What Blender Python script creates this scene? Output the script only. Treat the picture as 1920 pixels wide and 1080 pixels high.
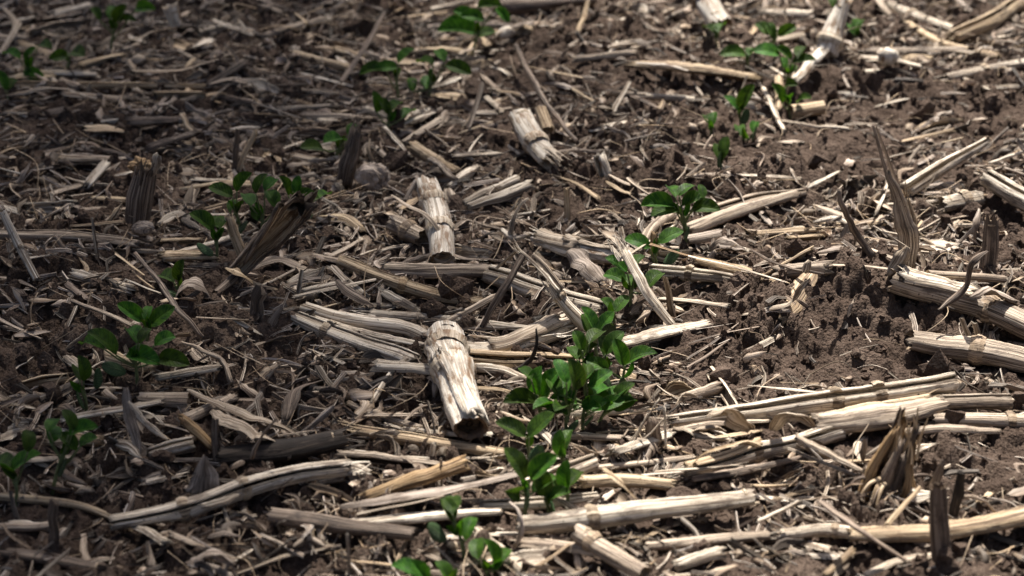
import bpy, math, random
import numpy as np
from mathutils import Vector

for o in list(bpy.data.objects):
    bpy.data.objects.remove(o)
C = bpy.context.scene.collection
scene = bpy.context.scene

# ------------------------------------------------------------------ camera
CAM_H = 0.84
PITCH = math.radians(27.0)
FPX = 3874.0                       # focal length in pixels of the 1920 px wide photograph
cam_d = bpy.data.cameras.new("camera")
cam = bpy.data.objects.new("camera", cam_d)
C.objects.link(cam)
cam.location = (0, 0, CAM_H)
cam.rotation_euler = (math.pi / 2 - PITCH, 0, 0)
cam_d.sensor_width = 36.0
cam_d.lens = FPX / 1920.0 * 36.0
cam_d.clip_start = 0.05
cam_d.clip_end = 500.0
cam_d.dof.use_dof = True
cam_d.dof.focus_distance = 1.76
cam_d.dof.aperture_fstop = 6.0
cam_d.dof.aperture_blades = 7
scene.camera = cam

# ------------------------------------------------------------------ light
SUN_EL, SUN_AZ = math.radians(63), math.radians(7)     # azimuth from +Y towards +X
world = bpy.data.worlds.new("World")
scene.world = world
world.use_nodes = True
nt = world.node_tree
bg = nt.nodes["Background"]
sky = nt.nodes.new("ShaderNodeTexSky")
sky.sky_type = 'NISHITA'
sky.sun_disc = False
sky.sun_elevation = SUN_EL
sky.sun_rotation = SUN_AZ
sky.dust_density = 5.0
sky.air_density = 0.7
nt.links.new(sky.outputs[0], bg.inputs[0])
bg.inputs[1].default_value = 0.05
sun_dir = Vector((math.sin(SUN_AZ) * math.cos(SUN_EL), math.cos(SUN_AZ) * math.cos(SUN_EL), math.sin(SUN_EL)))
sd = bpy.data.lights.new("sun", 'SUN')
sd.energy = 5.0
sd.angle = math.radians(0.55)
sd.color = (1.0, 0.935, 0.855)
so = bpy.data.objects.new("sun", sd)
C.objects.link(so)
so.rotation_euler = (-sun_dir).to_track_quat('-Z', 'Y').to_euler()
so.location = (0, 5, 12)
scene.view_settings.view_transform = 'Standard'
scene.view_settings.look = 'None'
scene.view_settings.gamma = 1.0
scene.view_settings.exposure = 1.06
scene.cycles.max_bounces = 6
scene.cycles.use_denoising = True

# ------------------------------------------------------------------ noise (numpy)
def _hash(ix, iy, seed):
    h = (ix.astype(np.int64) * 374761393 + iy.astype(np.int64) * 668265263 + seed * 1442695041) & 0xffffffff
    h = ((h ^ (h >> 13)) * 1274126177) & 0xffffffff
    h = ((h ^ (h >> 16)) * 2246822519) & 0xffffffff
    return ((h ^ (h >> 15)) & 0xffffff) / float(0xffffff)

def vnoise(x, y, seed=0):
    ix, iy = np.floor(x), np.floor(y)
    fx, fy = x - ix, y - iy
    fx = fx * fx * fx * (fx * (fx * 6 - 15) + 10)
    fy = fy * fy * fy * (fy * (fy * 6 - 15) + 10)
    a, b = _hash(ix, iy, seed), _hash(ix + 1, iy, seed)
    c, d = _hash(ix, iy + 1, seed), _hash(ix + 1, iy + 1, seed)
    return (a + (b - a) * fx) * (1 - fy) + (c + (d - c) * fx) * fy

def fbm(x, y, seed=0, octv=4, gain=0.5):
    s, a, t = 0, 1.0, 0
    for k in range(octv):
        s = s + a * (vnoise(x, y, seed + 17 * k) - 0.5)
        t += a
        a *= gain
        x, y = x * 2.03 + 3.1, y * 2.03 + 7.7
    return s / t * 2

def clods(x, y, s, seed, prob):
    """rounded lumps, one at most per cell of size s"""
    wx = x + s * 0.5 * fbm(x / s * 1.7, y / s * 1.7, seed + 5, 2)
    wy = y + s * 0.5 * fbm(x / s * 1.7, y / s * 1.7, seed + 9, 2)
    gx, gy = wx / s, wy / s
    ix, iy = np.floor(gx), np.floor(gy)
    best = np.zeros_like(x)
    for dx in (-1, 0, 1):
        for dy in (-1, 0, 1):
            cx, cy = ix + dx, iy + dy
            px, py = cx + _hash(cx, cy, seed), cy + _hash(cx, cy, seed + 1)
            rr = 0.25 + 0.42 * _hash(cx, cy, seed + 2)
            on = _hash(cx, cy, seed + 3) < prob
            q = 1 - ((gx - px) ** 2 + (gy - py) ** 2) / rr ** 2
            best = np.maximum(best, np.where(on & (q > 0), rr * np.sqrt(np.maximum(q, 0)), 0))
    return best * s

# ------------------------------------------------------------------ pixel -> ground
CF = np.array([0, math.cos(PITCH), -math.sin(PITCH)])
CU = np.array([0, math.sin(PITCH), math.cos(PITCH)])
CR = np.array([1.0, 0, 0])
CO = np.array([0, 0, CAM_H])

def ray(px, py):
    return CF + (px - 960) / FPX * CR - (py - 540) / FPX * CU

def at_z(px, py, z):
    d = ray(px, py)
    return CO + d * ((z - CAM_H) / d[2])

def at_y(px, py, y):
    d = ray(px, py)
    return CO + d * (y / d[1])

def depth(p):
    return float(np.dot(p - CO, CF))

def to_px(p):
    q = p - CO
    w = np.dot(q, CF)
    return 960 + FPX * np.dot(q, CR) / w, 540 - FPX * np.dot(q, CU) / w

# ------------------------------------------------------------------ the soil's shape
MOUNDS = []
for mx, my, rad, hh in ((1570, 575, .075, .036), (1700, 560, .06, .02), (1480, 640, .07, .012), (740, 590, .05, .012),
                        (1800, 850, .09, .012), (660, 560, .05, .012), (1300, 330, .12, .012), (1150, 120, .12, .014)):
    p = at_z(mx, my, 0.0)
    MOUNDS.append((p[0], p[1], rad, hh))

def smooth_z(x, y):
    z = 0.014 * fbm(x * 3.1, y * 3.1, 3, 2) + 0.006 * fbm(x * 11, y * 11, 4, 2)
    for mx, my, rad, hh in MOUNDS:
        z = z + hh * np.exp(-(((x - mx) ** 2 + (y - my) ** 2) / rad ** 2))
    return z

def rough_z(x, y):
    m = 0.42 + 0.5 * np.clip(fbm(x * 7, y * 7, 61, 2) * 2.2 + 0.55, 0, 1)
    for mx, my, rad, hh in MOUNDS:
        m = m + 0.14 * np.exp(-(((x - mx) ** 2 + (y - my) ** 2) / (rad * 1.3) ** 2))
    m = np.minimum(m, 1.15)
    z = clods(x, y, 0.038, 11, 0.42) * 0.7
    z = np.maximum(z, clods(x, y, 0.023, 23, 0.68) * 1.05)
    z = z + clods(x, y, 0.0115, 37, 0.65) * 1.0
    z = z + clods(x, y, 0.0062, 53, 0.7) * 0.9
    z = z + 0.0050 * fbm(x * 55, y * 55, 41, 3)
    z = z + 0.0030 * fbm(x * 170, y * 170, 43, 3, 0.65)
    return z * m

X0, X1, Y0, Y1, STEP = -0.86, 0.94, 0.98, 2.95, 0.0020
xs = np.arange(X0, X1 + 1e-6, STEP)
ys = np.arange(Y0, Y1 + 1e-6, STEP)

def grow(start, end, step):
    out, v, s = [], start, step
    sg = 1 if end > start else -1
    while (end - v) * sg > 0:
        s *= 1.22
        v += sg * s
        out.append(v)
    return out

gx = np.array(grow(X0, -90, STEP)[::-1] + list(xs) + grow(X1, 90, STEP))
gy = np.array(grow(Y0, -30, STEP)[::-1] + list(ys) + grow(Y1, 160, STEP))
GXX, GYY = np.meshgrid(gx, gy)
inside = np.clip(np.minimum(np.minimum(GXX - X0, X1 - GXX), np.minimum(GYY - Y0, Y1 - GYY)) / 0.05 + 1, 0, 1)
far = np.clip(1 - (np.hypot(GXX, GYY - 2) - 4) / 4, 0, 1)
SZ = smooth_z(GXX, GYY) * far
GZ = SZ + rough_z(GXX, GYY) * inside
ix0, iy0 = int(np.searchsorted(gx, X0 - 1e-9)), int(np.searchsorted(gy, Y0 - 1e-9))

def _look(A, x, y):
    fx = min(max((x - X0) / STEP, 0), len(xs) - 1.001)
    fy = min(max((y - Y0) / STEP, 0), len(ys) - 1.001)
    i, j = int(fx), int(fy)
    a, b = fx - i, fy - j
    i += ix0
    j += iy0
    return (A[j, i] * (1 - a) + A[j, i + 1] * a) * (1 - b) + (A[j + 1, i] * (1 - a) + A[j + 1, i + 1] * a) * b

def base_z(x, y):
    return float(_look(SZ, x, y)) + 0.0075

def top_z(x, y):
    return float(_look(GZ, x, y))

def G(px, py, h=0.0):
    """point seen at that pixel, h metres above the soil's mean surface"""
    z = h
    for _ in range(4):
        p = at_z(px, py, z)
        z = base_z(p[0], p[1]) + h
    return at_z(px, py, z)

# ------------------------------------------------------------------ mesh builder
class MB:
    def __init__(self):
        self.v, self.q, self.t, self.uv, self.tint, self.sm = [], [], [], [], [], []
        self.n = 0

    def add(self, V, Q, T, UV, tint=(1, 1, 1), smooth=True):
        V = np.asarray(V, float)
        self.v.append(V)
        self.uv.append(np.asarray(UV, float))
        tt = np.asarray(tint, float)
        self.tint.append(np.broadcast_to(tt, (len(V), 3)) if tt.ndim == 1 else tt)
        if Q is not None and len(Q):
            self.q.append((np.asarray(Q, np.int64) + self.n, smooth))
        if T is not None and len(T):
            self.t.append((np.asarray(T, np.int64) + self.n, smooth))
        self.n += len(V)

    def build(self, name, mat, parent=None, origin=None):
        V = np.concatenate(self.v)
        UV = np.concatenate(self.uv)
        TI = np.concatenate(self.tint)
        if origin is not None:
            V = V - np.asarray(origin)
        loops, sizes, sm = [], [], []
        for a, s in self.q:
            loops.append(a.ravel()); sizes.append(np.full(len(a), 4)); sm.append(np.full(len(a), s))
        for a, s in self.t:
            loops.append(a.ravel()); sizes.append(np.full(len(a), 3)); sm.append(np.full(len(a), s))
        loops = np.concatenate(loops).astype(np.int32)
        sizes = np.concatenate(sizes).astype(np.int32)
        starts = np.concatenate([[0], np.cumsum(sizes)[:-1]]).astype(np.int32)
        me = bpy.data.meshes.new(name)
        me.vertices.add(len(V)); me.vertices.foreach_set("co", V.astype(np.float32).ravel())
        me.loops.add(len(loops)); me.loops.foreach_set("vertex_index", loops)
        me.polygons.add(len(sizes)); me.polygons.foreach_set("loop_start", starts)
        try:
            me.polygons.foreach_set("loop_total", sizes)
        except Exception:
            pass
        me.polygons.foreach_set("use_smooth", np.concatenate(sm).astype(bool))
        ul = me.uv_layers.new(name="UVMap")
        ul.data.foreach_set("uv", UV[loops].astype(np.float32).ravel())
        at = me.color_attributes.new("tint", 'FLOAT_COLOR', 'POINT')
        rgba = np.ones((len(V), 4), np.float32); rgba[:, :3] = TI
        at.data.foreach_set("color", rgba.ravel())
        me.update(calc_edges=True)
        me.materials.append(mat)
        o = bpy.data.objects.new(name, me)
        C.objects.link(o)
        if parent is not None:
            o.parent = parent
            if origin is None:
                o.matrix_parent_inverse = parent.matrix_basis.inverted()
        if origin is not None:
            o.location = origin
        return o

def tag(o, label, cat, group=None, kind=None):
    if label: o["label"] = label
    if cat: o["category"] = cat
    if group: o["group"] = group
    if kind: o["kind"] = kind

def empty(name, loc):
    o = bpy.data.objects.new(name, None)
    o.empty_display_size = 0.02
    o.location = loc
    C.objects.link(o)
    return o

def unit(v):
    n = np.linalg.norm(v)
    return v / n if n > 1e-9 else v

def resample(P, step):
    """smooth curve through the points, evenly spaced"""
    P = np.asarray(P, float)
    if len(P) == 2:
        n = max(2, int(np.linalg.norm(P[1] - P[0]) / step) + 1)
        t = np.linspace(0, 1, n)
        return P[0] + (P[1] - P[0]) * t[:, None], t
    Q = np.vstack([2 * P[0] - P[1], P, 2 * P[-1] - P[-2]])
    out, prm = [], []
    for i in range(1, len(Q) - 2):
        p0, p1, p2, p3 = Q[i - 1], Q[i], Q[i + 1], Q[i + 2]
        n = max(2, int(np.linalg.norm(p2 - p1) / step) + 1)
        for k in range(n):
            t = k / n
            out.append(0.5 * ((2 * p1) + (-p0 + p2) * t + (2 * p0 - 5 * p1 + 4 * p2 - p3) * t * t + (-p0 + 3 * p1 - 3 * p2 + p3) * t ** 3))
            prm.append((i - 1 + t) / (len(P) - 1))
    out.append(P[-1]); prm.append(1.0)
    return np.array(out), np.array(prm)

def frames(P, up):
    T = np.gradient(P, axis=0)
    T /= np.maximum(np.linalg.norm(T, axis=1), 1e-9)[:, None]
    N = np.zeros_like(P)
    n = np.asarray(up, float)
    if abs(np.dot(unit(n), T[0])) > 0.96:
        n = n + np.array([0.1, -0.6, 0.3])
    for i in range(len(P)):
        n = unit(n - np.dot(n, T[i]) * T[i])
        N[i] = n
    return T, N, np.cross(T, N)

def sweep(mb, P, R, prof, up=(0, 0, 1), twist=None, rag=(0, 0), caps=(1, 1), rng=None, tint=(1, 1, 1), smooth=True, jit=0.0, capdepth=0.3, u0=0.0, sq=None):
    """closed profile (in radii) swept along P; the seam vertex is doubled for the UV map"""
    P = np.asarray(P, float)
    n, m = len(P), len(prof)
    R = np.broadcast_to(np.asarray(R, float), (n,))
    T, N, B = frames(P, up)
    pr = np.vstack([prof, prof[:1]])
    if twist is not None:
        tw = np.broadcast_to(np.asarray(twist, float), (n,))
        c, s = np.cos(tw)[:, None], np.sin(tw)[:, None]
        px, py = pr[None, :, 0] * c - pr[None, :, 1] * s, pr[None, :, 0] * s + pr[None, :, 1] * c
    else:
        px, py = np.broadcast_to(pr[None, :, 0], (n, m + 1)), np.broadcast_to(pr[None, :, 1], (n, m + 1))
    if sq is not None:
        py = py * np.asarray(sq)[:, None]
    if jit and rng is not None:
        J = 1 + jit * (rng.random((n, m + 1)) - 0.5); J[:, -1] = J[:, 0]
        px, py = px * J, py * J
    V = P[:, None] + R[:, None, None] * (px[..., None] * B[:, None] + py[..., None] * N[:, None])
    if rng is not None:
        for e, (idx, sg) in enumerate(((0, -1), (n - 1, 1))):
            if rag[e]:
                d = rng.random(m + 1) ** 2 * rag[e]; d[-1] = d[0]
                V[idx] += sg * d[:, None] * T[idx]
    seg = np.linalg.norm(np.diff(pr, axis=0), axis=1)
    vv = np.concatenate([[0], np.cumsum(seg)])[None, :] * float(R.mean())
    uu = np.concatenate([[0], np.cumsum(np.linalg.norm(np.diff(P, axis=0), axis=1))])[:, None] + u0
    UV = np.stack([np.broadcast_to(uu, (n, m + 1)), np.broadcast_to(vv, (n, m + 1))], -1).reshape(-1, 2)
    i = np.arange(n - 1)[:, None] * (m + 1) + np.arange(m)[None, :]
    Q = np.stack([i, i + 1, i + m + 2, i + m + 1], -1).reshape(-1, 4)
    V = V.reshape(-1, 3)
    tris, extra = [], []
    for e, idx in enumerate((0, n - 1)):
        if caps[e]:
            ring = np.arange(m) + idx * (m + 1)
            ctr = V[ring].mean(0) + (T[0] if e == 0 else -T[-1]) * R[idx] * capdepth
            k = len(V) + len(extra); extra.append(ctr)
            nx = np.roll(ring, -1)
            tris.append(np.stack([ring, nx, np.full(m, k)], -1) if e == 1 else np.stack([nx, ring, np.full(m, k)], -1))
    if extra:
        V = np.vstack([V, extra]); UV = np.vstack([UV, np.tile([[0.3, 0.3]], (len(extra), 1))])
    mb.add(V, Q, np.concatenate(tris) if tris else None, UV, tint, smooth)

def circ(m, rng, groove=0.035, flat=0.95):
    a = -math.pi / 2 + np.arange(m) / m * 2 * math.pi
    r = 1 + groove * (rng.random(m) - 0.5) * 2 + 0.03 * np.cos(2 * a + rng.random() * 6)
    return np.stack([np.cos(a) * r, np.sin(a) * r * flat], -1)

def cshape(arc, thick, center, rng, m=16, groove=0.03):
    """part of a stalk's wall; center is the direction of the middle of the wall (deg, 90 = up, 0 = towards the viewer for a left-to-right piece)"""
    a = np.radians(np.linspace(center + arc / 2, center - arc / 2, m))
    ro = 1 + groove * (rng.random(m) - 0.5) * 2
    ri = 1 - thick + 0.06 * (rng.random(m) - 0.5)
    return np.vstack([np.stack([np.cos(a) * ro, np.sin(a) * ro], -1), np.stack([np.cos(a[::-1]) * ri, np.sin(a[::-1]) * ri], -1)])

def ribbon(curl, thick, rng, m=9, wr=.05):
    x = np.linspace(-1, 1, m)
    y = curl * (1 - x * x) - curl * 0.5 + wr * (rng.random(m) - 0.5)
    t = thick * (1 - 0.5 * x * x)
    return np.vstack([np.stack([x, y + t], -1)[::-1], np.stack([x, y - t], -1)])

def poly(k, asp, rng):
    a = np.sort(np.arange(k) / k * 2 * math.pi + (rng.random(k) - 0.5) * 0.7)
    r = 0.8 + 0.4 * rng.random(k)
    return np.stack([np.cos(a) * r, np.sin(a) * r * asp], -1)
# ------------------------------------------------------------------ materials
def nodes(mat):
    mat.use_nodes = True
    t = mat.node_tree
    return t, t.nodes["Principled BSDF"], t.nodes["Material Output"]

def N(t, typ, **kw):
    n = t.nodes.new(typ)
    for k, v in kw.items():
        if k.startswith("i_"):
            key = k[2:]
            n.inputs[int(key) if key.isdigit() else key].default_value = v
        else:
            setattr(n, k, v)
    return n

def ramp(t, pts):
    r = t.nodes.new("ShaderNodeValToRGB")
    e = r.color_ramp.elements
    while len(e) < len(pts): e.new(0.5)
    for el, (p, c) in zip(e, pts):
        el.position = p
        el.color = tuple(c) + (1,) if len(c) == 3 else c
    return r

def straw_mat(name, dark, mid, pale, blotch=(0.25, 0.22, 0.19), blotch_at=0.62, transl=0.0, rough=0.62, ppos=0.66):
    m = bpy.data.materials.new(name)
    t, b, out = nodes(m)
    L = t.links.new
    uv = N(t, "ShaderNodeUVMap", uv_map="UVMap")
    oi = N(t, "ShaderNodeObjectInfo")
    geo = N(t, "ShaderNodeTexCoord")
    def mapped(sx, sy):
        mp = N(t, "ShaderNodeMapping"); mp.inputs["Scale"].default_value = (sx, sy, 1)
        L(uv.outputs[0], mp.inputs[0])
        ad = N(t, "ShaderNodeVectorMath", operation='ADD'); L(mp.outputs[0], ad.inputs[0])
        ml = N(t, "ShaderNodeMath", operation='MULTIPLY', i_1=91.0); L(oi.outputs["Random"], ml.inputs[0]); L(ml.outputs[0], ad.inputs[1])
        return ad
    fine = N(t, "ShaderNodeTexNoise", i_Scale=1.0, i_Detail=3.0, i_Roughness=0.6); L(mapped(22, 1300).outputs[0], fine.inputs["Vector"])
    mid_n = N(t, "ShaderNodeTexNoise", i_Scale=1.0, i_Detail=4.0, i_Roughness=0.6); L(mapped(12, 420).outputs[0], mid_n.inputs["Vector"])
    mx = N(t, "ShaderNodeMix", data_type='FLOAT'); mx.inputs[0].default_value = 0.5
    L(fine.outputs[0], mx.inputs[2]); L(mid_n.outputs[0], mx.inputs[3])
    cr = ramp(t, [(0.405, dark), (0.485, mid), (ppos - .07, pale)])
    L(mx.outputs[0], cr.inputs[0])
    bl = N(t, "ShaderNodeTexNoise", i_Scale=1.0, i_Detail=5.0, i_Roughness=0.65); L(mapped(38, 90).outputs[0], bl.inputs["Vector"])
    br = ramp(t, [(blotch_at - 0.06, (0, 0, 0)), (blotch_at + 0.06, (1, 1, 1))]); L(bl.outputs[0], br.inputs[0])
    c1 = N(t, "ShaderNodeMixRGB"); L(br.outputs[0], c1.inputs[0]); L(cr.outputs[0], c1.inputs[1]); c1.inputs[2].default_value = blotch + (1,)
    # long drying cracks and fibre lines
    ck = N(t, "ShaderNodeTexNoise", i_Scale=1.0, i_Detail=2.0, i_Roughness=0.5); L(mapped(9, 420).outputs[0], ck.inputs["Vector"])
    ka = N(t, "ShaderNodeMath", operation='SUBTRACT', i_1=0.5); L(ck.outputs[0], ka.inputs[0])
    kb = N(t, "ShaderNodeMath", operation='ABSOLUTE'); L(ka.outputs[0], kb.inputs[0])
    kr = ramp(t, [(0.008, (1, 1, 1)), (0.035, (0, 0, 0))]); L(kb.outputs[0], kr.inputs[0])
    gate = N(t, "ShaderNodeTexNoise", i_Scale=1.0, i_Detail=2.0); L(mapped(14, 60).outputs[0], gate.inputs["Vector"])
    gr = ramp(t, [(0.42, (0, 0, 0)), (0.55, (1, 1, 1))]); L(gate.outputs[0], gr.inputs[0])
    kg = N(t, "ShaderNodeMath", operation='MULTIPLY'); L(kr.outputs[0], kg.inputs[0]); L(gr.outputs[0], kg.inputs[1])
    kk = N(t, "ShaderNodeMath", operation='MULTIPLY', i_1=0.85); L(kg.outputs[0], kk.inputs[0])
    c1b = N(t, "ShaderNodeMixRGB"); L(kk.outputs[0], c1b.inputs[0]); L(c1.outputs[0], c1b.inputs[1]); c1b.inputs[2].default_value = (dark[0] * .7, dark[1] * .7, dark[2] * .7, 1)
    # small dark specks of mould
    sp = N(t, "ShaderNodeTexNoise", i_Scale=420.0, i_Detail=2.0); L(geo.outputs["Object"], sp.inputs["Vector"])
    sr = ramp(t, [(0.66, (0, 0, 0)), (0.72, (0.8, 0.8, 0.8))]); L(sp.outputs[0], sr.inputs[0])
    c2 = N(t, "ShaderNodeMixRGB"); L(sr.outputs[0], c2.inputs[0]); L(c1b.outputs[0], c2.inputs[1]); c2.inputs[2].default_value = (dark[0] * .6, dark[1] * .6, dark[2] * .6, 1)
    at = N(t, "ShaderNodeAttribute", attribute_name="tint")
    c3 = N(t, "ShaderNodeMixRGB", blend_type='MULTIPLY'); c3.inputs[0].default_value = 1; L(c2.outputs[0], c3.inputs[1]); L(at.outputs[0], c3.inputs[2])
    hs = N(t, "ShaderNodeHueSaturation"); L(c3.outputs[0], hs.inputs["Color"])
    mr = N(t, "ShaderNodeMapRange"); mr.inputs[3].default_value = 0.82; mr.inputs[4].default_value = 1.12
    L(oi.outputs["Random"], mr.inputs[0]); L(mr.outputs[0], hs.inputs["Value"])
    L(hs.outputs[0], b.inputs["Base Color"])
    b.inputs["Roughness"].default_value = rough
    b.inputs["Specular IOR Level"].default_value = 0.35
    hb = N(t, "ShaderNodeMath", operation='MULTIPLY_ADD', i_1=-0.5); L(kg.outputs[0], hb.inputs[0]); L(mx.outputs[0], hb.inputs[2])
    bp = N(t, "ShaderNodeBump", i_Strength=1.0, i_Distance=0.0012); L(hb.outputs[0], bp.inputs["Height"])
    L(bp.outputs[0], b.inputs["Normal"])
    if transl:
        tr = N(t, "ShaderNodeBsdfTranslucent"); L(hs.outputs[0], tr.inputs[0])
        ms = N(t, "ShaderNodeMixShader"); ms.inputs[0].default_value = transl
        L(b.outputs[0], ms.inputs[1]); L(tr.outputs[0], ms.inputs[2]); L(ms.outputs[0], out.inputs[0])
    return m

M = {}
M['pale'] = straw_mat("pale_straw", (0.12, 0.083, 0.055), (0.54, 0.45, 0.34), (0.84, 0.765, 0.64), (0.21, 0.165, 0.125), 0.575)
M['tan'] = straw_mat("tan_straw", (0.10, 0.062, 0.034), (0.40, 0.29, 0.175), (0.66, 0.53, 0.36), (0.2, 0.13, 0.07))
M['grey'] = straw_mat("grey_straw", (0.085, 0.06, 0.042), (0.34, 0.265, 0.195), (0.60, 0.50, 0.385), (0.16, 0.12, 0.09))
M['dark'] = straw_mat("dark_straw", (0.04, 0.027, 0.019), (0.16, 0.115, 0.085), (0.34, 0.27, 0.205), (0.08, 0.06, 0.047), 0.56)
M['orange'] = straw_mat("orange_straw", (0.11, 0.06, 0.025), (0.30, 0.19, 0.09), (0.44, 0.31, 0.17), (0.2, 0.11, 0.05))
M['black'] = straw_mat("rotten_straw", (0.012, 0.009, 0.007), (0.04, 0.03, 0.023), (0.11, 0.085, 0.065), (0.02, 0.015, 0.012), 0.5, 0, 0.8)
M['white'] = straw_mat("bleached_rind", (0.42, 0.34, 0.25), (0.70, 0.62, 0.51), (0.82, 0.76, 0.66), (0.24, 0.15, 0.085), 0.555, 0, 0.5, 0.62)
M['husk'] = straw_mat("husk", (0.15, 0.10, 0.065), (0.50, 0.40, 0.29), (0.75, 0.65, 0.52), (0.3, 0.24, 0.18), 0.6, 0.18, 0.65)
M['flake'] = straw_mat("grey_flake", (0.15, 0.115, 0.09), (0.38, 0.31, 0.25), (0.58, 0.49, 0.41), (0.22, 0.17, 0.13), 0.58, 0.1, 0.7)
M['pith'] = straw_mat("pith", (0.2, 0.13, 0.08), (0.5, 0.4, 0.28), (0.68, 0.59, 0.46), (0.15, 0.1, 0.06), 0.6, 0, 0.9)
M['darkpith'] = straw_mat("dark_pith", (0.01, 0.007, 0.005), (0.045, 0.03, 0.02), (0.11, 0.075, 0.05), (0.02, 0.014, 0.01), 0.55, 0, 0.9)  # very dark pith for hollow ends and troughs

def soil_mat(name):
    m = bpy.data.materials.new(name)
    t, b, out = nodes(m)
    L = t.links.new
    tc = N(t, "ShaderNodeTexCoord")
    a = N(t, "ShaderNodeTexNoise", i_Scale=22.0, i_Detail=6.0, i_Roughness=0.65); L(tc.outputs["Object"], a.inputs["Vector"])
    f = N(t, "ShaderNodeTexNoise", i_Scale=330.0, i_Detail=5.0, i_Roughness=0.7); L(tc.outputs["Object"], f.inputs["Vector"])
    g = N(t, "ShaderNodeTexVoronoi", i_Scale=420.0); L(tc.outputs["Object"], g.inputs["Vector"])
    mx = N(t, "ShaderNodeMix", data_type='FLOAT'); mx.inputs[0].default_value = 0.5
    L(a.outputs[0], mx.inputs[2]); L(f.outputs[0], mx.inputs[3])
    cr = ramp(t, [(0.36, (0.042, 0.028, 0.020)), (0.5, (0.085, 0.060, 0.046)), (0.64, (0.165, 0.124, 0.097))])
    L(mx.outputs[0], cr.inputs[0])
    at = N(t, "ShaderNodeAttribute", attribute_name="tint")
    c3 = N(t, "ShaderNodeMixRGB", blend_type='MULTIPLY'); c3.inputs[0].default_value = 1; L(cr.outputs[0], c3.inputs[1]); L(at.outputs[0], c3.inputs[2])
    L(c3.outputs[0], b.inputs["Base Color"])
    b.inputs["Roughness"].default_value = 0.95
    b.inputs["Specular IOR Level"].default_value = 0.15
    sm = N(t, "ShaderNodeMath", operation='ADD'); L(f.outputs[0], sm.inputs[0])
    g2 = N(t, "ShaderNodeMath", operation='MULTIPLY', i_1=-0.6); L(g.outputs["Distance"], g2.inputs[0]); L(g2.outputs[0], sm.inputs[1])
    bp = N(t, "ShaderNodeBump", i_Strength=1.0, i_Distance=0.003); L(sm.outputs[0], bp.inputs["Height"])
    L(bp.outputs[0], b.inputs["Normal"])
    return m
M['soil'] = soil_mat("dry_soil")

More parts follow.
